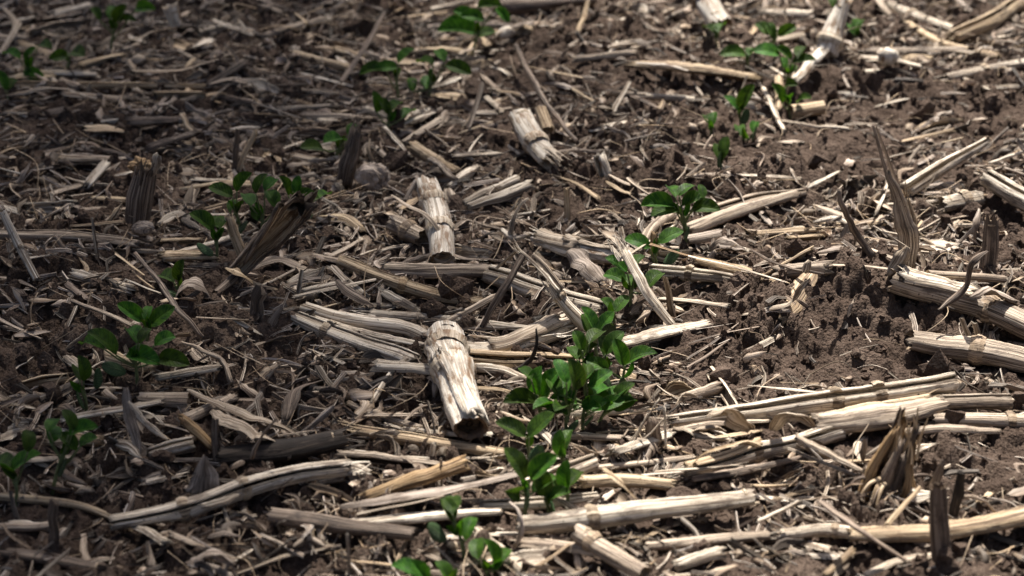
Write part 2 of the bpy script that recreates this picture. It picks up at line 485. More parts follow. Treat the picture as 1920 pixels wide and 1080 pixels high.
def leaf_mat(name, c_lo, c_hi, rim, transl):
    m = bpy.data.materials.new(name)
    t, b, out = nodes(m)
    L = t.links.new
    uv = N(t, "ShaderNodeUVMap", uv_map="UVMap")
    oi = N(t, "ShaderNodeObjectInfo")
    sx = N(t, "ShaderNodeSeparateXYZ"); L(uv.outputs[0], sx.inputs[0])          # x along 0..1, y across -1..1
    ab = N(t, "ShaderNodeMath", operation='ABSOLUTE'); L(sx.outputs[1], ab.inputs[0])
    # side veins: stripes in (along - 0.3*|across|)
    k = N(t, "ShaderNodeMath", operation='MULTIPLY_ADD', i_1=-0.28); L(ab.outputs[0], k.inputs[0]); L(sx.outputs[0], k.inputs[2])
    ks = N(t, "ShaderNodeMath", operation='MULTIPLY', i_1=46.0); L(k.outputs[0], ks.inputs[0])
    sn = N(t, "ShaderNodeMath", operation='SINE'); L(ks.outputs[0], sn.inputs[0])
    vr = ramp(t, [(0.72, (0, 0, 0)), (0.98, (1, 1, 1))]); L(sn.outputs[0], vr.inputs[0])
    md = ramp(t, [(0.02, (1, 1, 1)), (0.09, (0, 0, 0))]); L(ab.outputs[0], md.inputs[0])
    vein = N(t, "ShaderNodeMath", operation='MAXIMUM'); L(vr.outputs[0], vein.inputs[0]); L(md.outputs[0], vein.inputs[1])
    nz = N(t, "ShaderNodeTexNoise", i_Scale=170.0, i_Detail=4.0)
    tc = N(t, "ShaderNodeTexCoord"); L(tc.outputs["Object"], nz.inputs["Vector"])
    cr = ramp(t, [(0.35, c_lo), (0.68, c_hi)]); L(nz.outputs[0], cr.inputs[0])
    c1 = N(t, "ShaderNodeMixRGB"); vm = N(t, "ShaderNodeMath", operation='MULTIPLY', i_1=0.28); L(vein.outputs[0], vm.inputs[0]); L(vm.outputs[0], c1.inputs[0])
    L(cr.outputs[0], c1.inputs[1]); c1.inputs[2].default_value = (c_hi[0] * 2.2, c_hi[1] * 1.6, c_hi[2] * 2.0, 1)
    rr = ramp(t, [(0.9, (0, 0, 0)), (1.0, (1, 1, 1))]); L(ab.outputs[0], rr.inputs[0])
    rm = N(t, "ShaderNodeMath", operation='MULTIPLY', i_1=0.6); L(rr.outputs[0], rm.inputs[0])
    c2 = N(t, "ShaderNodeMixRGB"); L(rm.outputs[0], c2.inputs[0]); L(c1.outputs[0], c2.inputs[1]); c2.inputs[2].default_value = rim + (1,)
    hs = N(t, "ShaderNodeHueSaturation"); L(c2.outputs[0], hs.inputs["Color"])
    mr = N(t, "ShaderNodeMapRange"); mr.inputs[3].default_value = 0.6; mr.inputs[4].default_value = 1.35
    L(oi.outputs["Random"], mr.inputs[0]); L(mr.outputs[0], hs.inputs["Value"])
    hr = N(t, "ShaderNodeMapRange"); hr.inputs[3].default_value = 0.465; hr.inputs[4].default_value = 0.505
    L(oi.outputs["Random"], hr.inputs[0]); L(hr.outputs[0], hs.inputs["Hue"])
    L(hs.outputs[0], b.inputs["Base Color"])
    b.inputs["Roughness"].default_value = 0.55
    b.inputs["Specular IOR Level"].default_value = 0.25
    hh = N(t, "ShaderNodeMath", operation='MULTIPLY_ADD', i_1=0.35); L(nz.outputs[0], hh.inputs[0])
    ng = N(t, "ShaderNodeMath", operation='MULTIPLY', i_1=-1.0); L(vein.outputs[0], ng.inputs[0]); L(ng.outputs[0], hh.inputs[2])
    bp = N(t, "ShaderNodeBump", i_Strength=0.9, i_Distance=0.0009); L(hh.outputs[0], bp.inputs["Height"])
    L(bp.outputs[0], b.inputs["Normal"])
    tr = N(t, "ShaderNodeBsdfTranslucent")
    tcx = N(t, "ShaderNodeMixRGB", blend_type='MULTIPLY'); tcx.inputs[0].default_value = 1; L(hs.outputs[0], tcx.inputs[1]); tcx.inputs[2].default_value = (1.4, 1.4, 0.5, 1)
    L(tcx.outputs[0], tr.inputs[0])
    ms = N(t, "ShaderNodeMixShader"); ms.inputs[0].default_value = transl
    L(b.outputs[0], ms.inputs[1]); L(tr.outputs[0], ms.inputs[2]); L(ms.outputs[0], out.inputs[0])
    return m
M['leaf'] = leaf_mat("soy_leaf", (0.011, 0.050, 0.006), (0.046, 0.140, 0.013), (0.17, 0.2, 0.10), 0.34)
M['coty'] = leaf_mat("soy_cotyledon", (0.04, 0.085, 0.035), (0.075, 0.14, 0.06), (0.1, 0.16, 0.08), 0.15)
def plain(name, c, rough=0.7):
    m = bpy.data.materials.new(name)
    t, b, out = nodes(m)
    tc = N(t, "ShaderNodeTexCoord")
    nz = N(t, "ShaderNodeTexNoise", i_Scale=260.0, i_Detail=4.0); t.links.new(tc.outputs["Object"], nz.inputs["Vector"])
    cr = ramp(t, [(0.3, tuple(x * 0.65 for x in c)), (0.7, tuple(x * 1.25 for x in c))]); t.links.new(nz.outputs[0], cr.inputs[0])
    t.links.new(cr.outputs[0], b.inputs["Base Color"])
    b.inputs["Roughness"].default_value = rough
    return m
M['stem'] = plain("soy_stem", (0.14, 0.17, 0.065))
M['bark'] = plain("added_tree_bark", (0.12, 0.09, 0.07), 0.9)
M['treeleaf'] = plain("added_tree_leaf", (0.05, 0.09, 0.025), 0.6)

# ------------------------------------------------------------------ the ground sheet
ny, nx = GZ.shape
V = np.stack([GXX, GYY, GZ], -1).reshape(-1, 3)
i = np.arange(ny - 1)[:, None] * nx + np.arange(nx - 1)[None, :]
gb = MB()
gb.add(V, np.stack([i, i + 1, i + nx + 1, i + nx], -1).reshape(-1, 4), None, V[:, :2])
ground = gb.build("ground", M['soil'])
ground["kind"] = "structure"

# ------------------------------------------------------------------ builders of residue
LAND = []          # (short phrase, x, y, px, py): what other pieces are told apart by

def place(pts, w, opt, flatk=0.75):
    """pixel points -> world points and radii"""
    out, rad = [], []
    vert = opt.get('v')
    ws = w if isinstance(w, (list, tuple)) else [w] * len(pts)
    y0 = None
    for k, (p, ww) in enumerate(zip(pts, ws)):
        if vert is None or k == 0:
            q = G(p[0], p[1], 0.006)
            r = ww / 2 * depth(q) / FPX
            h = p[2] / 1000 if len(p) > 2 else max(0.002, r * flatk + opt.get('lift', 0) / 1000)
            q = G(p[0], p[1], h)
            y0 = q[1]
        else:
            q = at_y(p[0], p[1], y0 + (p[2] if len(p) > 2 else vert * k) / 1000)
        out.append(q); rad.append(ww / 2 * depth(q) / FPX)
    return out, rad

UPS = {'z': (0, 0, 1), 'cam': (0, -0.9, 0.45), 'left': (-1, 0, 0.2), 'right': (1, 0, 0.2), 'tilt': (0, -0.5, 0.85), 'back': (0, 0.5, 0.8)}

def fibres(mb, p, d, r, n, ln, rng, mat_tint=(1, 1, 1)):
    """loose torn fibres that leave an end"""
    for _ in range(n):
        a = rng.random() * 6.28
        s = unit(np.cross(d, [0.3, 0.2, 1])); s2 = np.cross(d, s)
        q = p + (s * math.cos(a) + s2 * math.sin(a)) * r * (0.5 + 0.5 * rng.random())
        e = q + d * ln * (0.35 + 0.65 * rng.random()) + (rng.random(3) - 0.5) * ln * 0.45
        mid = (q + e) / 2 + (rng.random(3) - 0.5) * ln * 0.12
        P, _t = resample([q - d * r * 0.6, mid, e], ln / 5)
        sweep(mb, P, np.linspace(1, 0.35, len(P)) * (0.0006 + 0.0009 * rng.random()), poly(4, 0.5, rng), tint=mat_tint, smooth=False)

def lump(rng, sub=2, rough=0.25):
    """noisy ball, unit size"""
    n1, n2 = 7 * sub, 5 * sub
    th = np.linspace(0, 2 * math.pi, n1, endpoint=False); ph = np.linspace(0, math.pi, n2 + 1)[1:-1]
    D = np.array([[math.sin(p) * math.cos(t), math.sin(p) * math.sin(t), math.cos(p)] for p in ph for t in th] + [[0, 0, 1], [0, 0, -1]])
    f = np.ones(len(D))
    for k in range(5):
        d = rng.normal(size=3) * (1.5 + k * 1.2)
        f += rough / (1 + 0.5 * k) * np.sin(D @ d + rng.random() * 6)
    V = D * f[:, None]
    Q, T = [], []
    m = len(ph)
    for a in range(m - 1):
        for b in range(n1):
            Q.append([a * n1 + b, a * n1 + (b + 1) % n1, (a + 1) * n1 + (b + 1) % n1, (a + 1) * n1 + b])
    for b in range(n1):
        T.append([len(D) - 2, b, (b + 1) % n1]); T.append([len(D) - 1, (m - 1) * n1 + (b + 1) % n1, (m - 1) * n1 + b])
    # flip the quads outward
    return V, np.array(Q)[:, ::-1], np.array(T)[:, ::-1][:, [0, 2, 1]][:, ::-1], D[:, :2]

CAT = {'stalk': ('corn_stalk', 'corn stalk'), 'half': ('split_stalk', 'split stalk'), 'husk': ('husk_leaf', 'husk'), 'sliver': ('straw_sliver', 'straw'),
       'twig': ('dry_twig', 'twig'), 'stub': ('corn_stub', 'corn stub'), 'cob': ('corn_cob', 'corn cob'), 'pithlump': ('pith_chunk', 'pith')}
seedc = [100]
STALKS = []

def item(kind, label, pts, w, mat='pale', lm=None, **opt):
    seedc[0] += 1
    rng = np.random.default_rng(seedc[0])
    name, cat = CAT[kind]
    wmax = max(w) if isinstance(w, (list, tuple)) else w
    if wmax >= 24 and kind in ('stalk', 'half', 'stub'):
        for q0, q1 in zip(pts[:-1], pts[1:]): STALKS.append((q0[0], q0[1], q1[0], q1[1], wmax / 2))
    mx_, my_ = sum(q[0] for q in pts) / len(pts), sum(q[1] for q in pts) / len(pts)
    if kind in ('stalk', 'half') and 560 < mx_ < 1330 and 500 < my_ < 740:      # the thick mat of stalks round the middle row
        w = [q * 1.18 for q in w] if isinstance(w, (list, tuple)) else w * 1.18
    P0, R0 = place(pts, w, opt, opt.get('flatk', (0.75 if wmax >= 32 else 0.55) if kind in ('stalk', 'stub', 'half') else 0.5))
    org = np.mean(P0, axis=0)
    mb = MB()
    up = UPS[opt.get('up', 'z')]
    rag = opt.get('rag', 0.5)
    rag = rag if isinstance(rag, (tuple, list)) else (rag, rag)
    root = None
    if kind in ('stalk', 'stub'):
        P, t = resample(P0, 0.0032)
        R = np.interp(t, np.linspace(0, 1, len(R0)), R0)
        s = np.cumsum(np.concatenate([[0], np.linalg.norm(np.diff(P, axis=0), axis=1)]))
        R = R * (1 + 0.05 * np.sin(s * 55 + rng.random() * 6) * rng.random() + 0.05 * fbm(s * 60, s * 0 + seedc[0], 5, 3))
        P = P + np.stack([fbm(s * 14, s * 0 + k * 9 + seedc[0], 7, 2) for k in range(3)], -1) * R.mean() * 0.22
        nd = opt.get('nodes', [])
        Ls = s[-1]
        for f in nd:                                        # the rind swells a little towards each node
            R = R * (1 + 0.07 * np.exp(-((s - f * Ls) / (0.9 * R.mean())) ** 2))
        sqz = np.clip(0.93 - opt.get('crush', 0.22) * np.clip(fbm(s * 16, s * 0 + seedc[0] * 5, 3, 2) + .25, 0, 1.2), .55, 1)
        gap = opt.get('gap', 0)
        if gap:
            prof = cshape(360 - gap, opt.get('thick', 0.22), opt.get('gapdir', 60) + 180, rng, 26, 0.05)
            sweep(mb, P, R, prof, up, np.linspace(0, opt.get('tw', 0.12), len(P)), (rag[0] * R[0], rag[1] * R[-1]), (1, 1), rng, jit=0.05, capdepth=0.0, sq=sqz)
        else:
            prof = circ(30, rng, 0.05, opt.get('flat', 0.93))
            sweep(mb, P, R, prof, up, np.linspace(0, 0.15, len(P)), (rag[0] * R[0], rag[1] * R[-1]), (0, 0), rng, jit=0.04, sq=sqz)
            nm = 31
            for e, idx in ((0, 0), (1, len(P) - 1)):        # the torn wall turns inward and leaves a hollow
                Vr = mb.v[0][idx * nm:(idx + 1) * nm]
                T = unit(P[1] - P[0]) if e == 0 else unit(P[-2] - P[-1])
                cc = P[idx]
                inn = cc + (Vr - cc) * 0.80 + T * R[idx] * 0.05
                dp = P[min(max(idx + (1 if e == 0 else -1) * 2, 0), len(P) - 1)] + (inn - inn.mean(0)) * 0.95 + T * R[idx] * 0.5
                VV = np.vstack([Vr, inn, dp])
                k = np.arange(nm - 1)
                q1 = np.stack([k, k + 1, k + nm + 1, k + nm], -1)
                QQ = np.vstack([q1, q1 + nm])
                mb.add(VV, QQ if e == 1 else QQ[:, ::-1], None, np.tile([[0.2, 0.1]], (len(VV), 1)) + VV[:, :2] * 0.5, (0.16, 0.11, 0.08) if opt.get('pith') == 'darkpith' else (0.75, 0.7, 0.62), True)  # inner wall of the hollow tinted darker than the rind
        root = mb.build(name, M[mat], None, org)
        if not gap:                                         # pith plugs
            for e, idx in ((0, 0), (1, len(P) - 1)):
                if opt.get('nopith'): break
                T = unit(P[1] - P[0]) if e == 0 else unit(P[-2] - P[-1])
                pb = MB()
                V_, Q_, T_, U_ = lump(rng, 2, 0.10)
                sweep_c = P[idx] + T * R[idx] * 0.62
                s1 = unit(np.cross(T, [0.2, 0.3, 1])); s2 = np.cross(T, s1)
                VV = sweep_c + (V_[:, :1] * s1 + V_[:, 1:2] * s2) * R[idx] * 0.8 + V_[:, 2:] * T * R[idx] * 0.35
                pb.add(VV, Q_, T_, U_ * 0.02)
                pb.build("pith", M[opt.get('pith', 'pith')], root)
        for f in nd:
            j = int(np.searchsorted(s, f * Ls)); j = min(max(j, 4), len(P) - 5)
            r = R[j]
            d = unit(P[j + 2] - P[j - 2])
            zz = np.linspace(-0.55, 0.55, 9)
            bump = np.array([0.99, 1.03, 1.10, 1.16, 1.10, 1.13, 1.08, 1.03, 0.99])
            nb = MB()
            pr = prof if gap else circ(30, rng, 0.05, opt.get('flat', 0.93))
            sweep(nb, P[j] + zz[:, None] * r * 0.75 * d, r * bump, pr, up, None, (0.16 * r, 0.16 * r), (0, 0), rng, jit=0.06, tint=(0.8, 0.74, 0.66))
            nb.build("node", M[mat], root)
        fr = opt.get('fray')
        if fr:
            for e in fr:
                fb = MB()
                if e == 0: fibres(fb, P[0], unit(P[0] - P[2]), R[0], opt.get('nf', 9), opt.get('fl', 0.02), rng)
                else: fibres(fb, P[-1], unit(P[-1] - P[-3]), R[-1], opt.get('nf', 9), opt.get('fl', 0.02), rng)
                fb.build("torn_fibres", M['pale' if mat in ('white',) else mat], root)
        sh = opt.get('sheath')
        if sh:                                              # a strip of dry leaf sheath that clings to the stalk: (from, to, angle, arc)
            for (f0, f1, ang, arc) in sh:
                j0, j1 = int(f0 * (len(P) - 1)), int(f1 * (len(P) - 1))
                sb = MB()
                lift = 1.0 + opt.get('shl', 0.07) + opt.get('shl', .07) * 3.1 * np.abs(np.linspace(-1, 1, j1 - j0)) ** 4
                sweep(sb, P[j0:j1], R[j0:j1] * lift, cshape(arc, 0.05, ang, rng, 12, 0.03), up, np.linspace(0, 0.3, j1 - j0), (0.7 * R[0], 1.1 * R[0]), (1, 1), rng, jit=0.05, capdepth=0)
                sb.build("leaf_sheath", M[opt.get('shmat', 'husk')], root)
    elif kind == 'half':
        P, t = resample(P0, 0.004)
        R = np.interp(t, np.linspace(0, 1, len(R0)), R0) * (1 + 0.10 * fbm(t * 9, t * 0 + seedc[0], 5, 3))
        P = P + np.stack([fbm(t * 3, t * 0 + k * 9 + seedc[0], 7, 2) for k in range(3)], -1) * R.mean() * 0.16
        arc, ctr = opt.get('arc', 200), opt.get('dir', 90)
        sweep(mb, P, R, cshape(arc, opt.get('thick', 0.2), ctr, rng, 16, 0.05), up, np.linspace(0, opt.get('tw', 0.25), len(P)), (rag[0] * 2 * R[0], rag[1] * 2 * R[-1]), (1, 1), rng, jit=0.09, capdepth=0)
        root = mb.build(name, M[mat], None, org)
        pb = MB()                                           # what is left of the pith
        sweep(pb, P[1:-1], R[1:-1] * 0.74, cshape(arc * 0.94, 0.45 + 0.2 * rng.random(), ctr, rng, 12, 0.14), up, np.linspace(0, opt.get('tw', 0.25), len(P) - 2), (0.3 * R[0], 0.3 * R[-1]), (1, 1), rng, jit=0.2, capdepth=0)
        pb.build("pith", M[opt.get('pith', 'pith')], root)
        if opt.get('fray'):
            for e in opt['fray']:
                fb = MB()
                if e == 0: fibres(fb, P[0], unit(P[0] - P[2]), R[0], opt.get('nf', 8), opt.get('fl', 0.02), rng)
                else: fibres(fb, P[-1], unit(P[-1] - P[-3]), R[-1], opt.get('nf', 8), opt.get('fl', 0.02), rng)
                fb.build("torn_fibres", M[mat], root)
    elif kind == 'husk':
        P, t = resample(P0, 0.0035)
        R = np.interp(t, np.linspace(0, 1, len(R0)), R0)
        tp = opt.get('taper', 0.5)
        R = R * (1 - tp * np.abs(2 * t - 1) ** 3) * (1 + 0.18 * fbm(t * 7, t * 0 + seedc[0], 5, 3))
        P = P + np.stack([fbm(t * 4, t * 0 + k * 9 + seedc[0], 7, 3) for k in range(3)], -1) * R.mean() * opt.get('wob', 0.35)
        tw = np.linspace(0, opt.get('tw', 0.5), len(P)) + 0.5 * fbm(t * 4, t * 0 + seedc[0] * 3, 8, 2) + opt.get('tw0', 0)
        sweep(mb, P, R, ribbon(opt.get('curl', 0.4), opt.get('th', 0.05), rng, 19, .09), up, tw, (rag[0] * R[0], rag[1] * R[-1]), (1, 1), rng, jit=0.05, capdepth=0)
        root = mb.build(name, M[mat], None, org)
    elif kind == 'sliver':
        P, t = resample(P0, 0.006)
        R = np.interp(t, np.linspace(0, 1, len(R0)), R0) * (1 + 0.12 * fbm(t * 6, t * 0 + seedc[0], 5, 3))
        P = P + np.stack([fbm(t * 3, t * 0 + k * 9 + seedc[0], 7, 2) for k in range(3)], -1) * R.mean() * 0.35
        sweep(mb, P, R, poly(7, opt.get('asp', 0.42), rng), up, np.linspace(0, opt.get('tw', 0.3), len(P)) + opt.get('tw0', 0.3), (rag[0] * 2.5 * R[0], rag[1] * 2.5 * R[-1]), (1, 1), rng, jit=0.12, smooth=False, capdepth=0.1)
        root = mb.build(name, M[mat], None, org)
        if opt.get('fray'):
            for e in opt['fray']:
                fb = MB()
                if e == 0: fibres(fb, P[0], unit(P[0] - P[1]), R[0], opt.get('nf', 6), opt.get('fl', 0.015), rng)
                else: fibres(fb, P[-1], unit(P[-1] - P[-2]), R[-1], opt.get('nf', 6), opt.get('fl', 0.015), rng)
                fb.build("torn_fibres", M[mat], root)
    elif kind == 'twig':
        P, t = resample(P0, 0.005)
        R = np.interp(t, np.linspace(0, 1, len(R0)), R0) * (1 + 0.2 * fbm(t * 12, t * 0 + seedc[0], 5, 3))
        P = P + np.stack([fbm(t * 6, t * 0 + k * 9 + seedc[0], 7, 3) for k in range(3)], -1) * R.mean() * 0.7
        sweep(mb, P, R, circ(9, rng, 0.16, 0.85), up, np.linspace(0, 0.6, len(P)), (R[0], R[0]), (1, 1), rng, jit=0.12)
        root = mb.build(name, M[mat], None, org)
    elif kind in ('cob', 'pithlump'):
        V_, Q_, T_, U_ = lump(rng, 4 if kind == 'cob' else 2, 0.16)
        a, b = P0[0], P0[-1]
        ax = (b - a) / 2
        r = R0[0]
        n1 = unit(ax); s1 = unit(np.cross(n1, [0, 0, 1])); s2 = np.cross(n1, s1)
        rel = V_[:, 2:] * ax + V_[:, :1] * s1 * r + V_[:, 1:2] * s2 * r
        if kind == 'cob':
            rel = rel * (1 + 0.09 * rng.random(len(rel)))[:, None]
        mb.add((a + b) / 2 + rel, Q_, T_, np.stack([V_[:, 2] * 0.03, V_[:, 0] * 0.01], -1), smooth=kind != 'cob')
        root = mb.build(name, M[mat], None, org)
    tag(root, label, cat)
    if lm:
        qx, qy = to_px(org)
        LAND.append((lm, org[0], org[1], qx, qy))
    return root
# ------------------------------------------------------------------ the crop residue, piece by piece (pixels of the 1920 x 1080 photograph; h and depth in mm)
# --- big stubs
item('stub', "thick white broken corn stub with peeling rind, its dark hollow end facing the viewer", [(832, 626, 30), (843, 680, 30), (862, 735, 26), (882, 800, 20)], [66, 70, 70, 64], 'white', "the thick white stub", nodes=[.21, .46], rag=(.2, .3), pith='darkpith', sheath=[(.50, .97, 100, 110), (.24, .44, 20, 60)], shmat='white', shl=.035, crush=.06)
item('stub', "pale round corn stub leaning back behind a bent grey twig", [(803, 352, 32), (817, 395, 27), (826, 440, 20), (832, 484, 12)], [42, 46, 48, 46], 'white', "the pale leaning stub", nodes=[.2, .62], rag=(.9, .4), crush=.06)
item('stub', "short white corn stub with a frayed brown foot, in the upper middle", [(973, 214, 26), (990, 246, 24), (1030, 296, 14)], [44, 46, 42], 'white', "the short white stub", nodes=[.62], rag=(.6, .6), fray=[1], nf=26, fl=.022)
item('stub', "small brown stub tilted beside the short white stub", [(1012, 205, 22), (1026, 242, 10)], 24, 'tan', None, nodes=[], rag=(.5, .5))
item('stub', "white corn stub cut by the photo's top edge above a small seedling", [(1318, -22, 40), (1332, 12, 30), (1350, 44, 16)], [46, 48, 46], 'white', "the white stub at the top edge", nodes=[.4])
item('stub', "white stub with upright torn tips near the top seedlings", [(1582, 8, 60), (1564, 52, 36), (1546, 98, 14)], [26, 40, 46], 'white', "the white stub with torn tips", nodes=[.75], rag=(2.2, .4), fray=[0], nf=14, fl=.035)
item('half', "bright flat slat of rind below the white stub with torn tips", [(1536, 108, 20), (1490, 158, 6)], [30, 22], 'white', None, arc=120, dir=90)
item('stub', "white split stub end with a dark cleft, behind two narrow strips", [(1124, 296, 26), (1134, 330, 8)], 28, 'white', "the split white stub end", gap=50, gapdir=0, rag=(.9, .3))
item('stub', "grey stub fragment lying in the shade of the pale leaning stub", [(738, 418, 16), (790, 444, 10)], [38, 42], 'grey', None, nodes=[.5])
# --- middle row of stalks
item('half', "flattened grey split stalk behind the bent standing stalk", [(690, 505), (790, 512), (930, 512)], [24, 30, 26], 'grey', "the flattened grey split stalk", arc=190, dir=75, fray=[0])
item('stalk', "long pale stalk ending behind the seedling row, left end under a dark slat", [(918, 517), (1020, 548), (1132, 580)], [32, 38, 36], 'pale', "the long pale middle stalk", gap=26, gapdir=70, rag=(.6, .3))
item('stalk', "slim half buried stalk sloping down to a pithy end, left of the middle", [(642, 490, 10), (740, 530, 8), (830, 556, 6), (905, 568, 4)], [22, 26, 24, 20], 'tan', None, nodes=[.5], gap=30, gapdir=100)
item('stalk', "broken stalk piece with a torn knee standing over the long pale middle stalk", [(1034, 534, 48), (1056, 566, 34), (1100, 614, 10)], [22, 24, 26], 'pale', "the broken kneed stalk", nodes=[.12], rag=(.9, .3), fray=[0], nf=12, fl=.02)
item('half', "pale stripe of rind reaching up left from the broken kneed stalk, longer of two", [(976, 472, 72), (1010, 506, 60), (1044, 546, 46)], [8, 12, 12], 'pale', None, arc=150, dir=100, fray=[0], nf=6, fl=.015)
item('half', "dark stripe of rind reaching up left from the broken kneed stalk, shorter of two", [(1000, 478, 70), (1026, 506, 60), (1052, 540, 46)], [7, 10, 11], 'grey', None, arc=150, dir=60)
item('sliver', "dark narrow slat leaning across the pale stalks to the broken kneed stalk", [(985, 470, 66), (942, 545, 36), (906, 608, 6)], [14, 15, 12], 'dark', "the dark leaning slat", asp=.35)
item('sliver', "thin pale strip leaning on the top of the dark slat", [(932, 502, 30), (976, 462, 62)], 9, 'pale', None)
item('stalk', "crumbling white stalk behind the seedlings, its rind flaking off", [(1010, 446), (1075, 468), (1165, 485)], [34, 40, 34], 'white', "the crumbling white stalk", rag=(.8, .8), sheath=[(.05, .55, 70, 120), (.4, .95, 110, 110)], fray=[0, 1], nf=12)
item('husk', "grey bark flake with curled edge leaning on the crumbling white stalk", [(1070, 468, 22), (1125, 524, 8)], [36, 44], 'flake', None, curl=.5, tw=.4, up='tilt')
item('twig', "pale curled root reaching up beside the crumbling white stalk", [(955, 446, 8), (962, 415, 24), (972, 390, 34), (988, 374, 40)], [14, 9, 7, 6], 'pale', None)
item('twig', "forked pale root bit lying left of the crumbling white stalk", [(945, 432, 8), (962, 446, 10), (995, 440, 8)], [9, 14, 8], 'pale', None)
item('sliver', "upright tan slat standing alone behind the crumbling white stalk", [(1064, 402), (1062, 356)], 16, 'tan', None, v=1.0, up='cam')
item('half', "long pale stalk with a dark joint behind the thick white stub", [(575, 578), (645, 600), (748, 614), (800, 632)], [20, 24, 26, 24], 'pale', "the long jointed stalk", arc=250, dir=75, tw=.2)
item('stalk', "pale shredded stalk bursting into fibres just right of the thick white stub", [(862, 650), (930, 655), (985, 640), (1052, 616)], [28, 34, 38, 42], 'pale', "the shredded stalk", rag=(.4, 1.4), fray=[1], nf=60, fl=.04, sheath=[(.3, .95, 80, 120)])
item('stalk', "bright stalk with a slant cut end pointing at the thick white stub from the left", [(560, 592), (650, 634), (775, 680)], [24, 33, 34], 'pale', "the slant cut stalk", gap=24, gapdir=90, rag=(.6, .5), nodes=[.28])
item('stalk', "weathered stalk with splitting fibres under the front of the seedling row", [(866, 668), (960, 676), (1072, 678)], [30, 34, 30], 'tan', None, fray=[0, 1], nf=20, fl=.02, gap=30, gapdir=50)
item('half', "low pale split stalk curving below the shredded stalk", [(880, 690), (935, 696), (992, 716)], [18, 20, 16], 'pale', None, arc=170, dir=70)
item('twig', "black curled twig rising in front of the shredded stalk", [(962, 694, 6), (988, 680, 14), (1003, 655, 30), (1005, 614, 48)], [8, 12, 9, 4], 'black', "the black curled twig")
item('half', "split stalk with a pale top edge and dark trough, right of the seedlings", [(1160, 652), (1240, 634), (1322, 614)], [26, 32, 26], 'pale', "the dark trough stalk", arc=210, dir=120, pith='darkpith')  # dark pith puts the shade of its front into the colour
item('half', "frayed flat slat leaning over the seedlings, torn at both ends", [(1170, 478, 60), (1208, 552, 34), (1256, 612, 8)], [22, 28, 22], 'pale', "the frayed leaning slat", arc=110, dir=90, fray=[0, 1], nf=16, fl=.025, thick=.3)
item('sliver', "thin upright tan slat right of the frayed leaning slat", [(1262, 594), (1248, 522)], [14, 12], 'tan', None, v=1.0, up='cam')
item('sliver', "orange folded slat lying over the stalk bundle right of the seedlings", [(1224, 458, 30), (1290, 478, 26), (1352, 492, 22)], 12, 'orange', None, asp=.3)
item('sliver', "short orange upright tab at the end of the folded slat", [(1222, 476, 10), (1228, 440, 2)], 15, 'orange', None, v=1.0, up='cam', asp=.3)
item('half', "long yellow split stalk of the bundle right of the seedlings", [(1312, 492), (1390, 512), (1468, 538)], [20, 26, 20], 'tan', "the yellow split stalk", arc=170, dir=80, fray=[1])
item('stalk', "pale thin stalk of the bundle, end knot toward the seedlings", [(1222, 508), (1290, 514), (1380, 526)], [24, 26, 20], 'pale', None, nodes=[.42], gap=24, gapdir=60)
item('sliver', "sharp bright splinter along the top of the yellow split stalk", [(1290, 480, 26), (1380, 502, 22), (1474, 530, 12)], [7, 10, 8], 'pale', None)
item('sliver', "pale splinter leaning on the frayed slat's upper end", [(1166, 486, 30), (1262, 424, 14)], 9, 'pale', None)
item('husk', "bent pale strip with its tip turned up, left of the soil mound", [(1392, 590, 6), (1440, 580, 10), (1482, 566, 16), (1500, 540, 30), (1520, 522, 34)], [14, 18, 20, 16, 12], 'pale', "the bent pale strip", curl=.5)
item('husk', "pale leaf scrap standing on the left edge of the soil mound", [(1508, 512, 34), (1518, 488, 44)], [18, 14], 'husk', None, up='cam')
item('twig', "thin dark twigs crossing left of the soil mound", [(1410, 470, 14), (1470, 500, 14), (1545, 515, 14)], 6, 'dark', None)
item('sliver', "stack of dark straws lying slantwise right of the dark trough stalk", [(1288, 672, 6), (1340, 640, 10), (1385, 606, 8)], [8, 10, 6], 'dark', None)
item('sliver', "dark straw lying nearest along the slantwise dark stack", [(1290, 688, 5), (1335, 660, 8), (1362, 640, 8)], [10, 11, 7], 'dark', None)
item('half', "flattened pale rind lying between the long jointed stalk and the slant cut stalk", [(596, 602), (690, 632), (790, 652)], [16, 22, 18], 'pale', None, arc=130, dir=90, fray=[1])
item('half', "pale splintered stalk passing behind the thick white stub to the kneed stalk", [(700, 588), (850, 604), (1010, 622)], [16, 22, 16], 'pale', "the splintered stalk", arc=170, dir=80, fray=[0, 1], nf=12)
item('sliver', "bright splinter just above the shredded stalk", [(880, 628, 10), (960, 636, 12), (1040, 628, 14)], [8, 11, 7], 'white', None, fray=[1])
item('half', "flat grey rind strip above the notched slat in the middle left", [(590, 484), (660, 500), (730, 524)], [14, 20, 14], 'grey', None, arc=130, dir=90)
item('half', "pale crossing strip under the thick white stub's dark end", [(760, 806), (860, 818), (970, 812)], [14, 18, 12], 'pale', None, arc=140, dir=90, fray=[0])
item('half', "bright thin strip lying between the ribbed stalk and the orange half shell", [(660, 848), (760, 862), (900, 862)], [11, 15, 10], 'pale', None, arc=130, dir=90, fray=[1])
item('stalk', "pale stalk lying tight behind the large bright stalk in the bottom middle", [(900, 948), (1010, 944), (1120, 930)], [20, 26, 18], 'pale', None, gap=30, gapdir=70, fray=[0])
